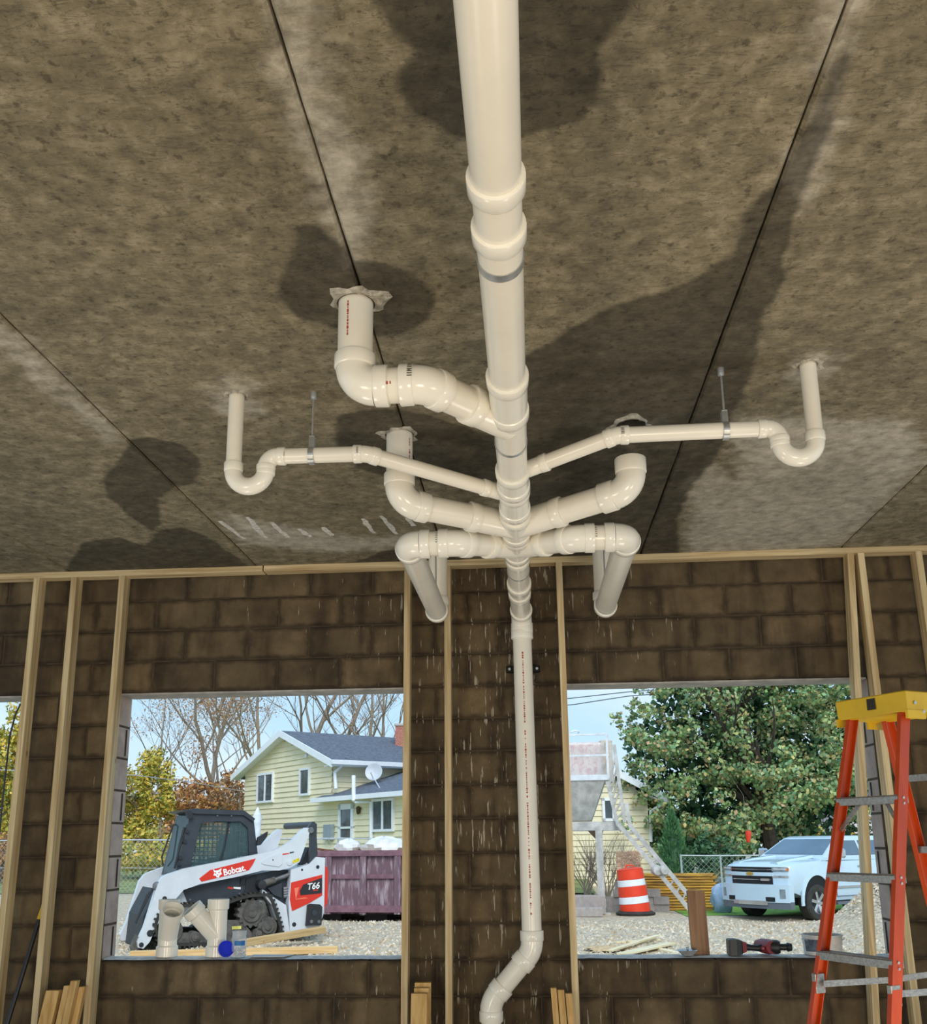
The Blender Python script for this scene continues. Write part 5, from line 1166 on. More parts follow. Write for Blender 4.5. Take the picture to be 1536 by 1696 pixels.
ladder2((300, 450), (370, 740), (345, 210), (415, 720), 7, -.1, 'ladder_rail'); ladder2((375, 730), (835, 1285), (450, 740), (850, 1215), 11, -.15, 'stair_rail', .11)
MB().bar(OT(425, 590, -.15), OT(450, 745, -.15), .05, .10).build('ladder_rail', MHOP, hop)
MB().lathe([(0, -.1), (.12, -.08), (.14, 0), (.12, .08), (0, .1)], OT(622, 1030, -.2), (.4, -1, 0), 14).build('pulley', MHOP, hop); MB().lathe([(0, -.1), (.11, -.08), (.13, 0), (.11, .08), (0, .1)], OT(668, 1028, -.2), (.4, -1, 0), 14).build('pulley', MHOP, hop)
# ---- maple, evergreen, shrubs
mc = P(1230, 1290, 37); zg = gz(mc.x, 37); mapl = thing('maple_tree', 'large green maple with reddening leaves behind the pickup', 'tree', (mc.x, 37, zg))
cs = []; rr = random.Random(5)
CL = [(1075, 1180, 40), (1035, 1220, 26), (1130, 1160, 50), (1200, 1150, 60), (1280, 1150, 60), (1360, 1160, 60), (1420, 1180, 50), (1090, 1240, 55), (1160, 1240, 65), (1240, 1230, 70), (1320, 1240, 70), (1400, 1250, 60), (1070, 1300, 45), (1130, 1310, 60), (1200, 1320, 70), (1280, 1320, 75), (1360, 1330, 70), (1420, 1330, 55), (1090, 1370, 45), (1160, 1380, 50), (1230, 1390, 55), (1190, 1410, 40), (1300, 1120, 60), (1210, 1100, 60), (1120, 1120, 45), (1390, 1100, 60), (1060, 1165, 22), (1022, 1190, 14)]
for (x, y, r) in CL:
    c = P(x, y, 37); R_ = r/CAM_F*37
    for k in range(9):
        o = Vector((rr.gauss(0, .55), rr.uniform(-1, .9)*1.2, rr.gauss(0, .5)))*R_; cs.append((c+o, (R_*.42, R_*.5, R_*.30)))
leafcloud(cs, 24000, .085, 31, .75).build('foliage', LGRN, mapl, kind='stuff')
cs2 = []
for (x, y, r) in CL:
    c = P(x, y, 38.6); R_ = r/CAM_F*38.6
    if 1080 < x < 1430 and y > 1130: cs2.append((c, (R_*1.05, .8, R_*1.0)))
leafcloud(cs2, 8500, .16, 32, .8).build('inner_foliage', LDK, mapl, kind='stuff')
mb, _ = limbs((mc.x+1.3, 38, zg), 8.5, .34, 33, 3, (-.05, 0), .5, .2); mb.build('trunk', mat('dark_bark', '#4a4038', .9, var=.3), mapl)
bushtree('yellow_tree', 1385, 1400, 46, 1.6, 1.4, 'yellow green bush showing under the maple beside the pickup roof', LYEL, 35, 1800, .12); bushtree('dark_shrub', 1180, 1415, 33, .9, .75, 'dark leafy shrub between the evergreen and the pickup', LDK, 36, 2200, .07)
cc = P(1118, 1446, 34); zc = gz(cc.x, 34); ev = thing('conical_evergreen', 'small conical evergreen beside the garage', 'tree', (cc.x, 34, zc)); mb = MB(); rr = random.Random(8); zt2 = P(1117, 1343, 34).z; Rb = 36/CAM_F*34
for i in range(3400):
    h = rr.random()**1.35; z = zc+.1+(zt2-zc-.1)*h; R_ = Rb*(1-h)**.8*(1+.1*math.sin(9*h*6)); a = rr.random()*6.28; q = R_*(.72+.3*rr.random()); p = Vector((cc.x+q*math.cos(a), 34+q*math.sin(a), z)); d = Vector((math.cos(a)*.5, math.sin(a)*.5, .8)).normalized(); s = d.cross(Vector((rr.gauss(0, 1), rr.gauss(0, 1), rr.gauss(0, 1)))).normalized(); L = .13*rr.uniform(.6, 1.2)
    mb.add([p-s*.03, p+d*L, p+s*.03, p-d*.02], [(0, 1, 2), (0, 2, 3)])
mb.build('foliage', leafmat('evergreen_leaves', ['#3f6f45', '#568a56', '#6fa068', '#35603f', '#4c7d50']), ev, kind='stuff'); MB().lathe([(.55, .15), (.4, .9), (.2, 1.6), (.02, 2.1)], (cc.x, 34, zc), (0, 0, 1), 12).build('inner_branches', LDK, ev); MB().tube([(cc.x, 34, zc), (cc.x, 34, zc+.6)], .06, 8).build('trunk', MBARK, ev)
for (px, Y, sd, lb) in ((972, 31, 41, 'bare leafless shrub in front of the garage wall'), (1006, 31.5, 43, 'bare leafless shrub behind the hopper leg')):
    b = P(px, 1495, Y); t = thing('bare_shrub', lb, 'shrub', (b.x, Y, gz(b.x, Y)), group='bare shrubs'); mb = MB(); rr = random.Random(sd)
    for k in range(9):
        a = rr.uniform(-1, 1); m2, _ = limbs((b.x+rr.uniform(-.1, .1), Y, gz(b.x, Y)), 2.3*rr.uniform(.6, 1), .022, sd*10+k, 2, (a*.7, rr.uniform(-.3, .3)), .4); mb.add(m2.v, m2.f, True)
    mb.build('stems', mat('shrub_twig', '#7d7266', .9), t)
for i, (px, py, Y, rx, rz, lm, lb) in enumerate(((130, 1385, 85, 6, 3.0, LYEL, 'distant yellow hedge seen under the left trees'), (290, 1370, 88, 7, 4.2, LRUST, 'distant rusty trees behind the loader cab'), (420, 1375, 90, 7, 4, LRUST, 'distant rusty trees behind the house'), (1130, 1390, 80, 6, 3.0, LDK, 'distant dark trees right of the garage'), (1330, 1380, 82, 8, 3.6, LDK, 'distant dark trees behind the pickup'), (1480, 1360, 80, 7, 4.5, LDK, 'distant dark trees at the right edge'), (20, 1360, 84, 6, 5, LYEL, 'distant yellow trees in the far left opening'))):
    bushtree('distant_tree', px, py, Y, rx, rz, lb, lm, 60+i, 3200, .30, grp='distant trees')
# ---- traffic drum
bd = P(1053, 1506, 25.2); zg = gz(bd.x, 25.2); dr_ = thing('traffic_drum', 'orange traffic drum with two white bands', 'drum', (bd.x, 25.2, zg)); MOR = mat('drum_orange', '#e5401e', .45, var=.05); MREF = mat('drum_white', '#e8ebee', .4, var=.05)
H_ = P(1048, 1437, 25.2).z-zg; rb = 24/CAM_F*25.2; lean_ = Vector((-.09, 0, 1)).normalized()
sec = [(0, .24, rb, MOR), (.24, .39, rb*.98, MREF), (.39, .61, rb*.95, MOR), (.61, .75, rb*.92, MREF), (.75, .97, rb*.88, MOR)]
for (a, b, r, m_) in sec: MB().lathe([(r*.97, a*H_), (r, a*H_+.01), (r*.975, b*H_-.01), (r*.94, b*H_)], (bd.x, 25.2, zg), lean_, 28).build('band' if m_ is MREF else 'shell', m_, dr_)
MB().lathe([(rb*.86, .97*H_), (rb*.55, H_), (0, H_)], (bd.x, 25.2, zg), lean_, 24).build('lid', MOR, dr_); MB().tube([Vector((bd.x-.09*H_-.1, 25.2, zg+H_-.02)), Vector((bd.x-.09*H_-.08, 25.2, zg+H_+.06)), Vector((bd.x-.09*H_+.08, 25.2, zg+H_+.06)), Vector((bd.x-.09*H_+.1, 25.2, zg+H_-.02))], .02, 8).build('handle', MOR, dr_); MB().lathe([(0, 0), (rb*1.25, 0), (rb*1.3, .04), (rb*1.05, .09), (0, .09)], (bd.x, 25.2, zg), (0, 0, 1), 24).build('base_ring', LRUB, dr_)
# ---- loose blocks and bale
MCMU = mat('loose_block', '#a59d98', .95, var=.12, vs=8, bump=.3)
def cblock(x, Y, z, rz, lb, sz=(.39, .19, .19)):
    M_ = Matrix.Rotation(rz, 3, 'Z'); mb = MB(); 
    L_, D_, Hh = sz; t_ = .032
    for (cx, cy, sx, sy) in ((0, -D_/2+t_/2, L_, t_), (0, D_/2-t_/2, L_, t_), (-L_/2+t_/2, 0, t_, D_-2*t_), (0, 0, t_, D_-2*t_), (L_/2-t_/2, 0, t_, D_-2*t_)): mb.box(M_ @ Vector((cx, cy, Hh/2))+Vector((x, Y, z)), (sx, sy, Hh), M_)
    mb.build('loose_concrete_block', MCMU, label=lb, cat='block', group='loose blocks beside the traffic drum')
q = lambda px, Y: P(px, 1500, Y).x
YB_ = 26.3; zg = gz(q(1060, YB_), YB_)-.015
rows_ = [(0, (1018, 1044, 1070, 1096), 'bottom'), (1, (1018, 1044, 1070, 1096), 'second'), (2, (1030, 1056, 1082), 'third'), (3, (1034, 1060), 'fourth')]
nm_ = ('leftmost', 'second from left', 'third from left', 'rightmost')
for r_, xs_, rn in rows_:
    for i, px in enumerate(xs_): cblock(q(px, YB_), YB_+.03*((i+r_) % 2), zg+r_*.19, .03*(-1)**i, '%s grey block in the %s row of the pile behind the drum' % (nm_[i] if i < len(xs_)-1 else 'rightmost', rn))
zb_ = zg+4*.19+.001; bx = (q(1025, YB_)+q(1063, YB_))/2; zt3 = P(1045, 1411, YB_).z
bale = thing('straw_bale', 'pinkish straw bale on top of the block pile', 'bale', (bx, YB_, zb_)); MB().cbox((bx, YB_, (zb_+zt3)/2), (.58, .42, zt3-zb_), .04).build('bale_core', mat('straw_core', '#dcbfa6', .95, var=.35, vs=20, bump=1, bs=50), bale)
mb = MB(); rr = random.Random(3)
for i in range(900):
    p = Vector((bx+rr.uniform(-.3, .3), YB_-.215+rr.uniform(-.02, .01), rr.uniform(zb_, zt3))); d = Vector((rr.gauss(0, 1), rr.gauss(0, .25), rr.gauss(0, 1))).normalized()*.07; s = Vector((d.z, 0, -d.x)).normalized()*.006; mb.quad(p-d-s, p+d-s, p+d+s, p-d+s)
mb.build('straw', leafmat('straw_strands', ['#e3cdb0', '#c99f80', '#f0e0c8', '#b98568', '#d9b89a']), bale, kind='stuff')
for i, (px, Y, w_, lb) in enumerate(((964, 25.0, 1.0, 'long grey concrete slab at the left of the right window'), (972, 25.6, .9, 'grey concrete slab lying behind the long one'))):
    p = P(px, 1505, Y); MB().cbox((p.x, Y, gz(p.x, Y)+.11+(.0 if i == 0 else .12)), (w_, .4, .22 if i == 0 else .46), .015).build('concrete_slab', MCMU, label=lb, cat='slab')
# ---- stacked yellow scaffold frames
MYST = woodmat('yellow_rusty_steel', '#5b4030', '#dba83a', False)
sa = P(1064, 1500, 27.4); sb = P(1188, 1500, 27.0); zg = gz(sa.x, 27); zt4 = P(1120, 1447, 27.2).z; N_ = 13; hh_ = (zt4-zg)/N_; ang = math.atan2(sb.y-sa.y, sb.x-sa.x)
ordn = ['lowest', 'second', 'third', 'fourth', 'fifth', 'sixth', 'seventh', 'eighth', 'ninth', 'tenth', 'eleventh', 'twelfth', 'topmost']
for k in range(N_):
    jx = random.uniform(-.07, .07); c = (sa+sb)/2; Lf = (sb-sa).length*random.uniform(.95, 1.02); t = thing('scaffold_frame', '%s yellow rusty scaffold frame%s in the stack beside the drum' % (ordn[k], '' if k in (0, 12) else ' from the bottom'), 'scaffold', (c.x+jx, c.y, zg+k*hh_), ang, group='stacked scaffold frames')
    for yy in (-.55, .55): MB().tube([(-Lf/2, yy, hh_/2), (Lf/2, yy, hh_/2)], hh_*.46, 10).build('tube', MYST, t, local=True)
    for i in range(6):
        x = -Lf/2+.05+(Lf-.1)*i/5; MB().tube([(x, -.55, hh_/2), (x, .55, hh_/2)], hh_*.36, 8).build('cross_tube', MYST, t, local=True)
# blue-grey tarp edge at the right end of the frames
lump(P(1197, 1504, 25.6)+Vector((0, 0, -.05)), .26, 9, 'tarpaulin', mat('blue_tarp', '#8fa9c6', .5, var=.15, bump=.6, bs=10), 'crumpled blue tarpaulin between scaffold stack and pickup', 'tarp', 1.5)
# ---- orange marker ribbon on a twig of the maple
rp = P(1240, 1376, 33.5); t = thing('marker_ribbon', 'orange marker ribbon hanging from the maple', 'ribbon', rp); MB().tube([rp, rp+Vector((0, .4, 1.2)), rp+Vector((0, 2.2, 1.9))], .006, 5).build('string', MBARK, t); MB().lathe([(.01, .02), (.09, -.02), (.10, -.12), (.06, -.36), (.0, -.40)], rp, (.1, 0, 1), 10).build('ribbon', MOR, t)
# ================================================================== PICKUP
TA = Vector((.813, .582, 0)); TB = Vector((.582, -.813, 0)); fl = P(1196, 1500, 24.3); TF = Vector((fl.x, fl.y, 0))+TB*1.0; tz = -.16
def TT(a, b, z):
    z = z+.11*min(1, max(0, (z-.45)/.45))*min(1, max(0, (1.86-z)/.5))   # tall square nose
    return TF+TA*a+TB*b+Vector((0, 0, z+tz))
trk = thing('pickup_truck', 'pale blue-white pickup truck parked facing the window', 'truck', TT(2.9, 0, 0)); MTW = mat('truck_paint', '#bfd6e4', .25, 0, var=.02, coat=.6); MTB = mat('truck_black', '#0f1113', .7, var=.1); MTG = mat('truck_glass', '#5d7284', .04, 0, var=.15, vs=.8); MTC = mat('truck_chrome', '#c9cdd2', .15, .9, var=.05); MTD = mat('truck_lower_trim', '#5e666e', .5, var=.05); MTL = mat('headlamp_glass', '#8d9aa3', .08, .3, var=.2, vs=12)
def ringT(a, w, zb, zt, bow=0):
    pts = [(.96, zb), (1.0, zb+.12), (1.0, zb+(zt-zb)*.55), (.985, zt-.13), (.94, zt-.04), (.82, zt), (.4, zt+.025)]
    R_ = [(w*x, z) for x, z in pts]; R_ += [(-x, z) for x, z in reversed(R_)]
    return [TT(a+bow*(abs(x)/w)**2.5, x, z) for x, z in R_]
body = MB().loft([ringT(-.02, .93, .62, 1.05, .16), ringT(.05, .97, .60, 1.12, .14), ringT(.25, .99, .58, 1.17, .1), ringT(.6, 1.0, .5, 1.2), ringT(1.4, 1.0, .42, 1.25), ringT(1.5, 1.0, .42, 1.22), ringT(3.8, 1.0, .42, 1.26), ringT(5.8, 1.0, .45, 1.28)]).build('body', MTW, trk)
for sg in (-1, 1):     # raised hood shoulders
    MB().loft([[TT(a, sg*(b0+o), z) for o, z in ((-.13, z0), (-.09, z0+.05), (.09, z0+.05), (.13, z0))] for a, b0, z0 in ((.12, .56, 1.13), (.6, .56, 1.2), (1.35, .55, 1.26))]).build('hood_bulge', MTW, trk)
# greenhouse
bt = [(1.30, .95, 1.22), (4.0, .96, 1.25)]; tpz = 1.86
def gh(a0, a1, w, z): return [TT(a0, -w, z), TT(a0, w, z), TT(a1, w, z), TT(a1, -w, z)]
cabm = MB().loft([gh(1.28, 4.05, .96, 1.20), gh(1.36, 4.0, .95, 1.27), gh(2.08, 3.80, .76, 1.80), gh(2.22, 3.72, .70, 1.855), gh(2.6, 3.4, .5, 1.87)], smooth=False).build('cab', MTW, trk)
def pane(pts, name, push, m_=None):
    c = sum((TT(*p) for p in pts), Vector())/len(pts); n = (TT(*pts[1])-TT(*pts[0])).cross(TT(*pts[2])-TT(*pts[0])).normalized(); 
    if n.dot(c-TT(2.8, 0, 1.4)) < 0: n = -n
    vs = [TT(*p)+n*push for p in pts]+[TT(*p)-n*.02 for p in pts]; k = len(pts)
    return MB().add(vs, [tuple(range(k)), tuple(range(2*k-1, k-1, -1))]+[(i, k+i, k+(i+1) % k, (i+1) % k) for i in range(k)]).build(name, m_ or MTG, cabm)
pane([(1.45, -.86, 1.335), (1.45, .86, 1.335), (2.03, .72, 1.765), (2.03, -.72, 1.765)], 'windshield', .006)
for sg in (-1, 1):
    pane([(1.75, sg*.94, 1.31), (2.72, sg*.94, 1.31), (2.72, sg*.80, 1.72), (2.16, sg*.80, 1.72)], 'side_window', .008); pane([(2.82, sg*.94, 1.31), (3.72, sg*.94, 1.31), (3.62, sg*.80, 1.72), (2.82, sg*.80, 1.72)], 'side_window', .008)
    mr = MB(); mr.cbox(TT(1.72, sg*1.14, 1.36), (.14, .26, .22), .04, Matrix((TA, TB, Vector((0, 0, 1)))).transposed()); mr.build('mirror', MTC, trk)
    MB().bar(TT(1.78, sg*.95, 1.30), TT(1.74, sg*1.05, 1.33), .05, .05).build('mirror_arm', MTW, trk)
    for (a0, a1, nm) in ((1.66, 2.76, 'door'), (2.79, 3.85, 'door')):
        d_ = MB(); 
        for (p0, p1) in (((a0, 1.22), (a0, .5)), ((a1, 1.22), (a1, .5)), ((a0, .5), (a1, .5))): d_.bar(TT(p0[0], sg*1.001, p0[1]), TT(p1[0], sg*1.001, p1[1]), .012, .012)
        d_.build('door_seam', MTD, trk); MB().cbox(TT(a1-.2, sg*1.015, 1.06), (.16, .03, .035), .01, Matrix((TA, TB, Vector((0, 0, 1)))).transposed()).build('door_handle', MTC, trk)
    MB().bar(TT(1.5, sg*1.01, .66), TT(4.4, sg*1.01, .66), .03, .05).build('side_moulding', MTC, trk); MB().bar(TT(1.6, sg*.98, .36), TT(4.2, sg*.98, .36), .14, .06).build('running_board', MTD, trk)
# front: built on the bowed nose
def FN(b, z, out=0): return TT(.16*(abs(b)/.95)**2.5-.03-out, b, z)
def nose(b0, b1, z0, z1, out0, out1, name, m_, n=10, zt0=None):
    mb = MB(); rings = []
    for i in range(n+1):
        b = b0+(b1-b0)*i/n; rings.append([FN(b, z0, out0), FN(b, z1, out0), FN(b, z1, out1), FN(b, z0, out1)])
    return mb.loft(rings, smooth=False).build(name, m_, trk)
nose(-.93, .93, .58, 1.08, -.05, .012, 'grille_surround', MTW); nose(-.62, .62, .965, 1.075, 0, .024, 'upper_grille', MTB); nose(-.60, .60, .735, .88, 0, .024, 'lower_grille', MTB)
nose(-.60, .60, 1.018, 1.028, .015, .03, 'grille_bar', MTC); nose(-.56, .56, .815, .825, .015, .03, 'grille_bar', MTC); nose(-.62, .62, .885, .962, 0, .035, 'centre_bar', MTW)
for sg in (-1, 1):
    nose(sg*.60, sg*.95, .985, 1.08, .0, .025, 'headlamp', MTL, 5); nose(sg*.64, sg*.94, 1.03, 1.045, .02, .03, 'lamp_strip', DECW, 5); nose(sg*.60, sg*.95, .86, .895, .0, .022, 'chrome_strip', MTC, 5)
    nose(sg*.93, sg*.97, 1.0, 1.06, .0, .03, 'amber_marker', mat('amber', '#c9763a', .3, var=.1), 2)
EMB = [(-.10, .925), (-.085, .90), (-.03, .90), (-.03, .885), (.03, .885), (.03, .90), (.095, .90), (.11, .925), (.10, .955), (.03, .955), (.03, .97), (-.03, .97), (-.03, .955), (-.085, .955)]
MB().prism(EMB, lambda b, z, o: FN(b, z, o)-TB*.0, .05, .036).build('emblem', mat('gold_emblem', '#c8a24a', .3, .6, var=.05), trk)
nose(-1.0, 1.0, .42, .74, -.05, .10, 'bumper', MTW, 14); nose(-1.0, 1.0, .28, .44, -.05, .085, 'valance', MTD, 14); nose(-.5, .5, .36, .45, .05, .115, 'skid_plate', MTC, 6)
for sg in (-1, 1):
    nose(sg*.46, sg*.68, .44, .52, .06, .108, 'tow_opening', MTB, 3); nose(sg*.80, sg*.92, .50, .66, .06, .106, 'fog_lamp', MTL, 3)
nose(.30, .52, .80, .84, .02, .036, 'trim_badge', mat('badge_red', '#b5a9a0', .4, .4), 2)
def twheel(a, sg):
    c = TT(a, sg*1.02, .40); ax = TB*sg; t = MB(); r = .40
    t.lathe([(r*.62, .0), (r*.72, .012), (r*.93, .005), (r, -.03), (r, -.24), (r*.93, -.27), (r*.6, -.27)], c, ax, 30)
    w_ = t.build('tyre', LRUB, trk); MB().lathe([(r*.63, .0), (r*.60, -.02), (r*.56, -.05), (r*.2, -.06), (0, -.06)], c, ax, 30).build('rim', MTC, w_)
    u_ = Vector((0, 0, 1)); v_ = ax.cross(u_)
    for k in range(6):
        an = k*math.pi/3+.3; d_ = u_*math.cos(an)+v_*math.sin(an); MB().bar(c+d_*.04-ax*.025, c+d_*r*.60-ax*.008, .07, .03, up=ax).build('spoke', MTC, w_)
    MB().lathe([(0, .0), (.05, -.005), (.06, -.03)], c, ax, 12).build('hub_cap', MTC, w_)
    ar = MB(); pts = []
    ar.prism([(.50*math.cos(x), .50*math.sin(x)) for x in np.linspace(-.15, math.pi+.15, 20)], lambda p, q_, o: TT(a+p, sg*o, .40+q_), .96, 1.003); ar.build('wheel_arch', MTB, trk)
    f_ = MB(); rings = []
    for x in np.linspace(-.1, math.pi+.1, 20): rings.append([TT(a+rr_*math.cos(x), sg*o, .40+rr_*math.sin(x)) for rr_, o in ((.49, .99), (.49, 1.035), (.56, 1.02), (.56, .99))])
    f_.loft(rings, smooth=False).build('fender_lip', MTW, trk)
for a in (.98, 4.62):
    for sg in (-1, 1): twheel(a, sg)
MB().box(TT(2.9, 0, .42), (4.2, 1.4, .2), Matrix((TA, TB, Vector((0, 0, 1)))).transposed()).build('underbody', MTB, trk)
# gable of a distant white house at the right
dh = P(1445, 1385, 70); t = thing('distant_house', 'pale distant house between pickup roof and right stud', 'house', (dh.x, 70, gz(dh.x, 70))); zg = gz(dh.x, 70)
MB().box((dh.x, 72, zg+1.6), (5, 4, 3.2)).build('wall', mat('far_wall', '#cfc6cc', .8), t); MB().prism([(-3, 0), (3, 0), (0, 1.8)], lambda a, b, c: Vector((dh.x+a, c, zg+3.2+b)), 69.6, 74.4).build('roof', MSHING, t)
# ================================================================== BOARDS OUTSIDE
MBRD = woodmat('fresh_board', '#d9c79a', '#efe3c2', False); MBRD2 = woodmat('tan_timber', '#c79f63', '#e0c08c', False)
def gboard(x0, y0, x1, y1, w_, h_, lb, grp, m_=None, lift=0, lift1=None):
    a = PZ(x0, y0, .12); b = PZ(x1, y1, .12); l1 = lift if lift1 is None else lift1
    a = Vector((a.x, a.y, gz(a.x, a.y)+h_/2+lift)); b = Vector((b.x, b.y, gz(b.x, b.y)+h_/2+l1)); c = (a+b)/2
    x = (b-a).normalized(); y = Vector((0, 0, 1)).cross(x).normalized(); z = x.cross(y); me = MB().cbox((0, 0, 0), ((b-a).length, w_, h_), .004)
    o = me.build('board', m_ or MBRD, label=lb, cat='board', group=grp); V = [v.co.copy() for v in o.data.vertices]; 
    o.location = (0, 0, 0); off = Vector((0, 0, -h_/2)); M_ = Matrix((x, y, z)).transposed().to_4x4(); M_.translation = c; o.matrix_world = M_ @ Matrix.Translation(off); WM[o.name] = o.matrix_world.copy()
gs = 'scrap boards on the gravel'
gboard(1005, 1574, 1070, 1560, .12, .03, 'pale scrap board on the gravel, rear left of the heap', gs); gboard(1030, 1584, 1112, 1566, .16, .03, 'broadest pale scrap board across the front of the heap', gs, lift=.03)
gboard(1012, 1582, 1090, 1556, .07, .03, 'thin pale scrap board lying diagonally on the heap', gs, lift=.062); gboard(1020, 1562, 1092, 1556, .07, .03, 'thin pale scrap board at the back of the heap', gs, lift=.0); gboard(1080, 1570, 1120, 1576, .09, .03, 'short scrap board at the right of the heap', gs); gboard(1106, 1582, 1135, 1572, .08, .03, 'small scrap board beside the steel dish', gs)
gl_ = 'long timbers on the ground beneath the loader'
gboard(216, 1584, 560, 1578, .10, .10, 'long straight timber lying below the loader', gl_, MBRD2); gboard(400, 1578, 534, 1558, .14, .10, 'tan timber pointing up to the right in front of the loader track', gl_, MBRD2, lift=.11, lift1=.16)
lump(PZ(1010, 1572, .12)+Vector((0, 0, -.02)), .35, 12, 'sawdust_heap', mat('sawdust', '#c9ae86', .95, var=.2, vs=20, bump=.6), 'small tan sawdust heap beside the scrap boards', 'sawdust', .12)
# ================================================================== ON THE SILLS
SZ = SILL+.012
def pvc_wye(px, Y, az, el, lb, tilt=0):
    b = P(px, 1585, Y); t = thing('pvc_wye', lb, 'pipe fitting', (b.x, Y, SZ), group='loose wye fittings on the left sill'); r = .057; o = Vector((b.x, Y, SZ))
    def tubehub(mb, o_, d, L, hl):
        mb.lathe([(r, 0), (r, L-hl), (r*1.15, L-hl+.008), (r*1.15, L), (r*1.04, L), (r*1.02, L-hl), (r*.9, L-hl-.002), (r*.88, 0)], o_, d, 30)
    mb = MB(); mb.lathe([(r*1.02, .0), (r*1.15, .0), (r*1.15, .058), (r, .066), (r, .27), (r*1.15, .278), (r*1.15, .335), (r*1.03, .335), (r*1.0, .28), (r*.9, .275), (r*.88, .1)], o, (0, 0, 1), 32); mb.build('run', MPVCF, t)
    d = Vector((math.cos(el)*math.cos(az), math.cos(el)*math.sin(az), math.sin(el))); mb = MB(); tubehub(mb, o+Vector((0, 0, .115)), d, .235, .055); mb.build('branch', MPVCF, t)
pvc_wye(276, 6.085, math.radians(-62), math.radians(46), 'white wye fitting with its branch facing the room, leftmost on the sill'); pvc_wye(358, 6.085, math.radians(-152), math.radians(47), 'white wye fitting with its branch leaning left, beside the blue lid')
jb = P(395, 1588, 6.05); t = thing('screw_jar', 'clear plastic jar of screws with a blue label on the left sill', 'jar', (jb.x, 6.05, SZ)); jr = .045; MJAR = mat('clear_plastic', '#dfe6ea', .12, var=0, alpha=.42)
MB().lathe([(0, 0), (jr*.95, 0), (jr, .006), (jr, .105), (jr*.93, .118), (jr*.93, .14), (jr*.97, .143), (jr*.97, .15), (jr*.9, .15)], (jb.x, 6.05, SZ), (0, 0, 1), 28).build('glass_body', MJAR, t)
mb = MB(); n = 12; rings = [[(jb.x+(jr+.001)*math.sin(a), 6.05-(jr+.001)*math.cos(a), SZ+z) for a in np.linspace(-.35, 1.15, n)] for z in (.068, .096)]; mb.loft(rings, cap=False, closed=False); mb.build('label', mat('jar_label', '#1f6fb5', .5, var=0), t)
mb = MB(); rr = random.Random(4)
for i in range(70):
    a = rr.random()*6.28; q_ = jr*.8*math.sqrt(rr.random()); p = Vector((jb.x+q_*math.cos(a), 6.05+q_*math.sin(a), SZ+.008+.05*rr.random())); d = Vector((rr.gauss(0, 1), rr.gauss(0, 1), rr.gauss(0, .8))).normalized()*.012; mb.tube([p-d, p+d], .0022, 5)
mb.build('screws', MZINC, t, kind='stuff')
MBLU = mat('blue_plastic', '#2238d8', .35, var=.05); lc = P(374, 1578, 6.0); ld = Vector((.55, -.75, .38)).normalized(); lz = Vector((lc.x-.004, 6.005, SZ+.047))
MB().lathe([(0, .0), (.046, .0), (.048, .004), (.048, .018), (.044, .018), (.043, .005), (0, .004)], lz, ld, 28).build('jar_lid', MBLU, label='blue screw lid leaning beside the screw jar', cat='lid')
pc = [P(x, y, Y) for x, y, Y in ((412, 1590, 6.0), (470, 1592, 6.0), (487, 1583, 6.12), (420, 1583, 6.12))]
MB().add([(p.x, p.y, SZ+.003) for p in pc]+[(p.x, p.y, SZ+.006) for p in pc], [(3, 2, 1, 0), (4, 5, 6, 7), (0, 1, 5, 4), (1, 2, 6, 5), (2, 3, 7, 6), (3, 0, 4, 7)]).build('paper_sheet', mat('grey_card', '#c9c7c6', .8, var=.06), label='pale card sheet lying on the left sill', cat='card')
# right sill
pb_ = P(1160, 1584, 6.1); ph = P(1160, 1475, 6.1).z-SZ
mb = MB().loft([[(pb_.x+dx+(sx*.051), 6.1+sy*.02, SZ+z) for sx, sy in ((-1, -1), (1, -1), (1, 1), (-1, 1))] for z, dx in ((0, .004), (ph*.5, 0), (ph, -.004))], smooth=False); mb.build('wood_stub', woodmat('brown_stub', '#7d5a40', '#9c7656'), label='upright brown wood stub standing on the right sill', cat='board')
dp = P(1140, 1588, 6.04); t = thing('steel_dish', 'small shiny steel dish on the right sill', 'dish', (dp.x, 6.04, SZ)); MB().lathe([(0, .0), (.03, .0), (.052, .022), (.062, .03), (.06, .033), (.05, .026), (0, .006)], (dp.x, 6.04, SZ), (0, 0, 1), 24).build('bowl', MZINC, t); MB().lathe([(.006, .005), (.006, .04), (.012, .046), (0, .05)], (dp.x, 6.04, SZ), (0, 0, 1), 12).build('knob', MZINC, t)
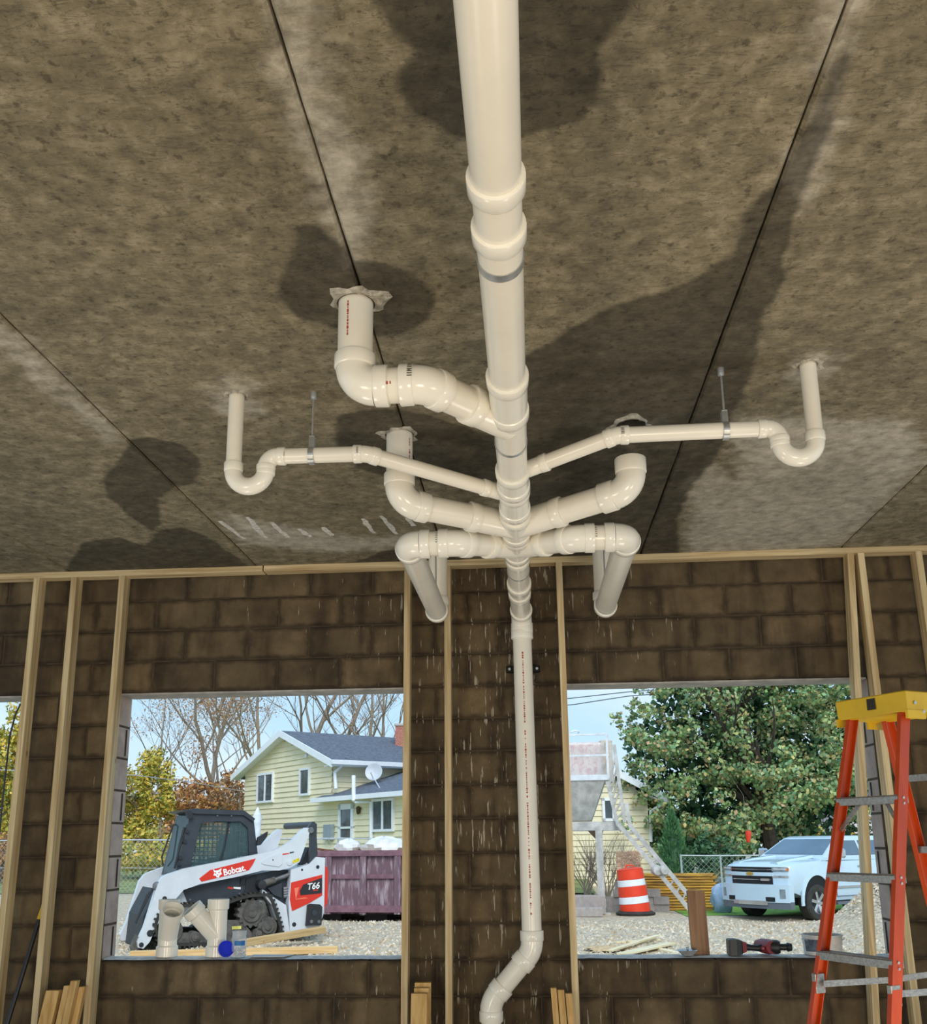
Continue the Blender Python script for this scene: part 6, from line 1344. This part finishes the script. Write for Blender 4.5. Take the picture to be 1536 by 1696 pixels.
# drill lying on its side
o = P(1220, 1588, 6.06); o = Vector((o.x, 6.06, SZ)); t = thing('cordless_drill', 'black and red cordless drill lying on the right sill', 'drill', o); MDR = mat('drill_red', '#7c1d22', .4, var=.1); MDB = mat('drill_black', '#17171a', .45, var=.15)
def dl(x, y, z): return o+Vector((x, y, z))
MB().loft([[dl(x, y*k, .045+z*k) for y, z in ((-.045, -.045), (.045, -.045), (.045, .045), (-.045, .045))] for x, k in ((-.045, .92), (-.035, 1), (.0, 1), (.03, .85), (.042, .6))], smooth=False).build('battery', MDB, t)
MB().loft([[dl(x, y*k, .045+z*k) for y, z in ((-.03, -.03), (.03, -.03), (.03, .03), (-.03, .03))] for x, k in ((.03, 1.15), (.06, .85))], smooth=False).build('battery_collar', MDR, t)
MB().tube([dl(.05, 0, .045), dl(.09, 0, .04), (dl(.13, 0, .038)), dl(.17, 0, .045)], [.022, .017, .018, .026], 16).build('handle', MDB, t); MB().tube([dl(.14, .085, .046), dl(.165, .06, .046), dl(.19, -.01, .046), dl(.20, -.05, .046)], [.03, .04, .043, .036], 18).build('motor_housing', MDR, t)
MB().tube([dl(.205, -.02, .046), dl(.235, -.03, .046), dl(.25, -.035, .046)], [.04, .04, .032], 18).build('gearbox', MDB, t); MB().tube([dl(.245, -.03, .046), dl(.285, -.035, .046), dl(.29, -.036, .046), dl(.315, -.038, .046)], [.019, .019, .026, .02], 14).build('chuck', MDB, t); MB().cbox(dl(.15, -.035, .04), (.02, .02, .02), .004).build('trigger', MDR, t)
bc = P(1365, 1588, 6.09); t = thing('joint_compound_pail', 'white pail with torn paper label on the right sill', 'pail', (bc.x, 6.09, SZ)); hb_ = P(1365, 1549, 6.09).z-SZ; rb_ = 30/CAM_F*6.09
MB().lathe([(0, 0), (rb_*.92, 0), (rb_, hb_), (rb_*1.03, hb_), (rb_*1.03, hb_+.006), (rb_*.95, hb_+.006), (rb_*.94, .01), (0, .01)], (bc.x, 6.09, SZ), (0, 0, 1), 32).build('shell', mat('pail_white', '#c9c6c2', .5, var=.2, vs=12), t)
mb = MB(); mb.loft([[(bc.x+(rb_*k+.0015)*math.sin(a), 6.09-(rb_*k+.0015)*math.cos(a), SZ+z) for a in np.linspace(-1.3, -.2, 10)] for z, k in ((hb_*.2, .936), (hb_*.85, .988))], cap=False, closed=False); mb.build('label', mat('pail_label', '#4e5866', .6, var=.5, vs=40), t); MB().tube([Vector((bc.x+rb_*1.04*math.cos(a), 6.09+rb_*.4*math.sin(a)-.03, SZ+hb_*.9+.02*math.sin(a))) for a in np.linspace(math.pi, 2*math.pi, 14)], .003, 6).build('wire_handle', MZINC, t)
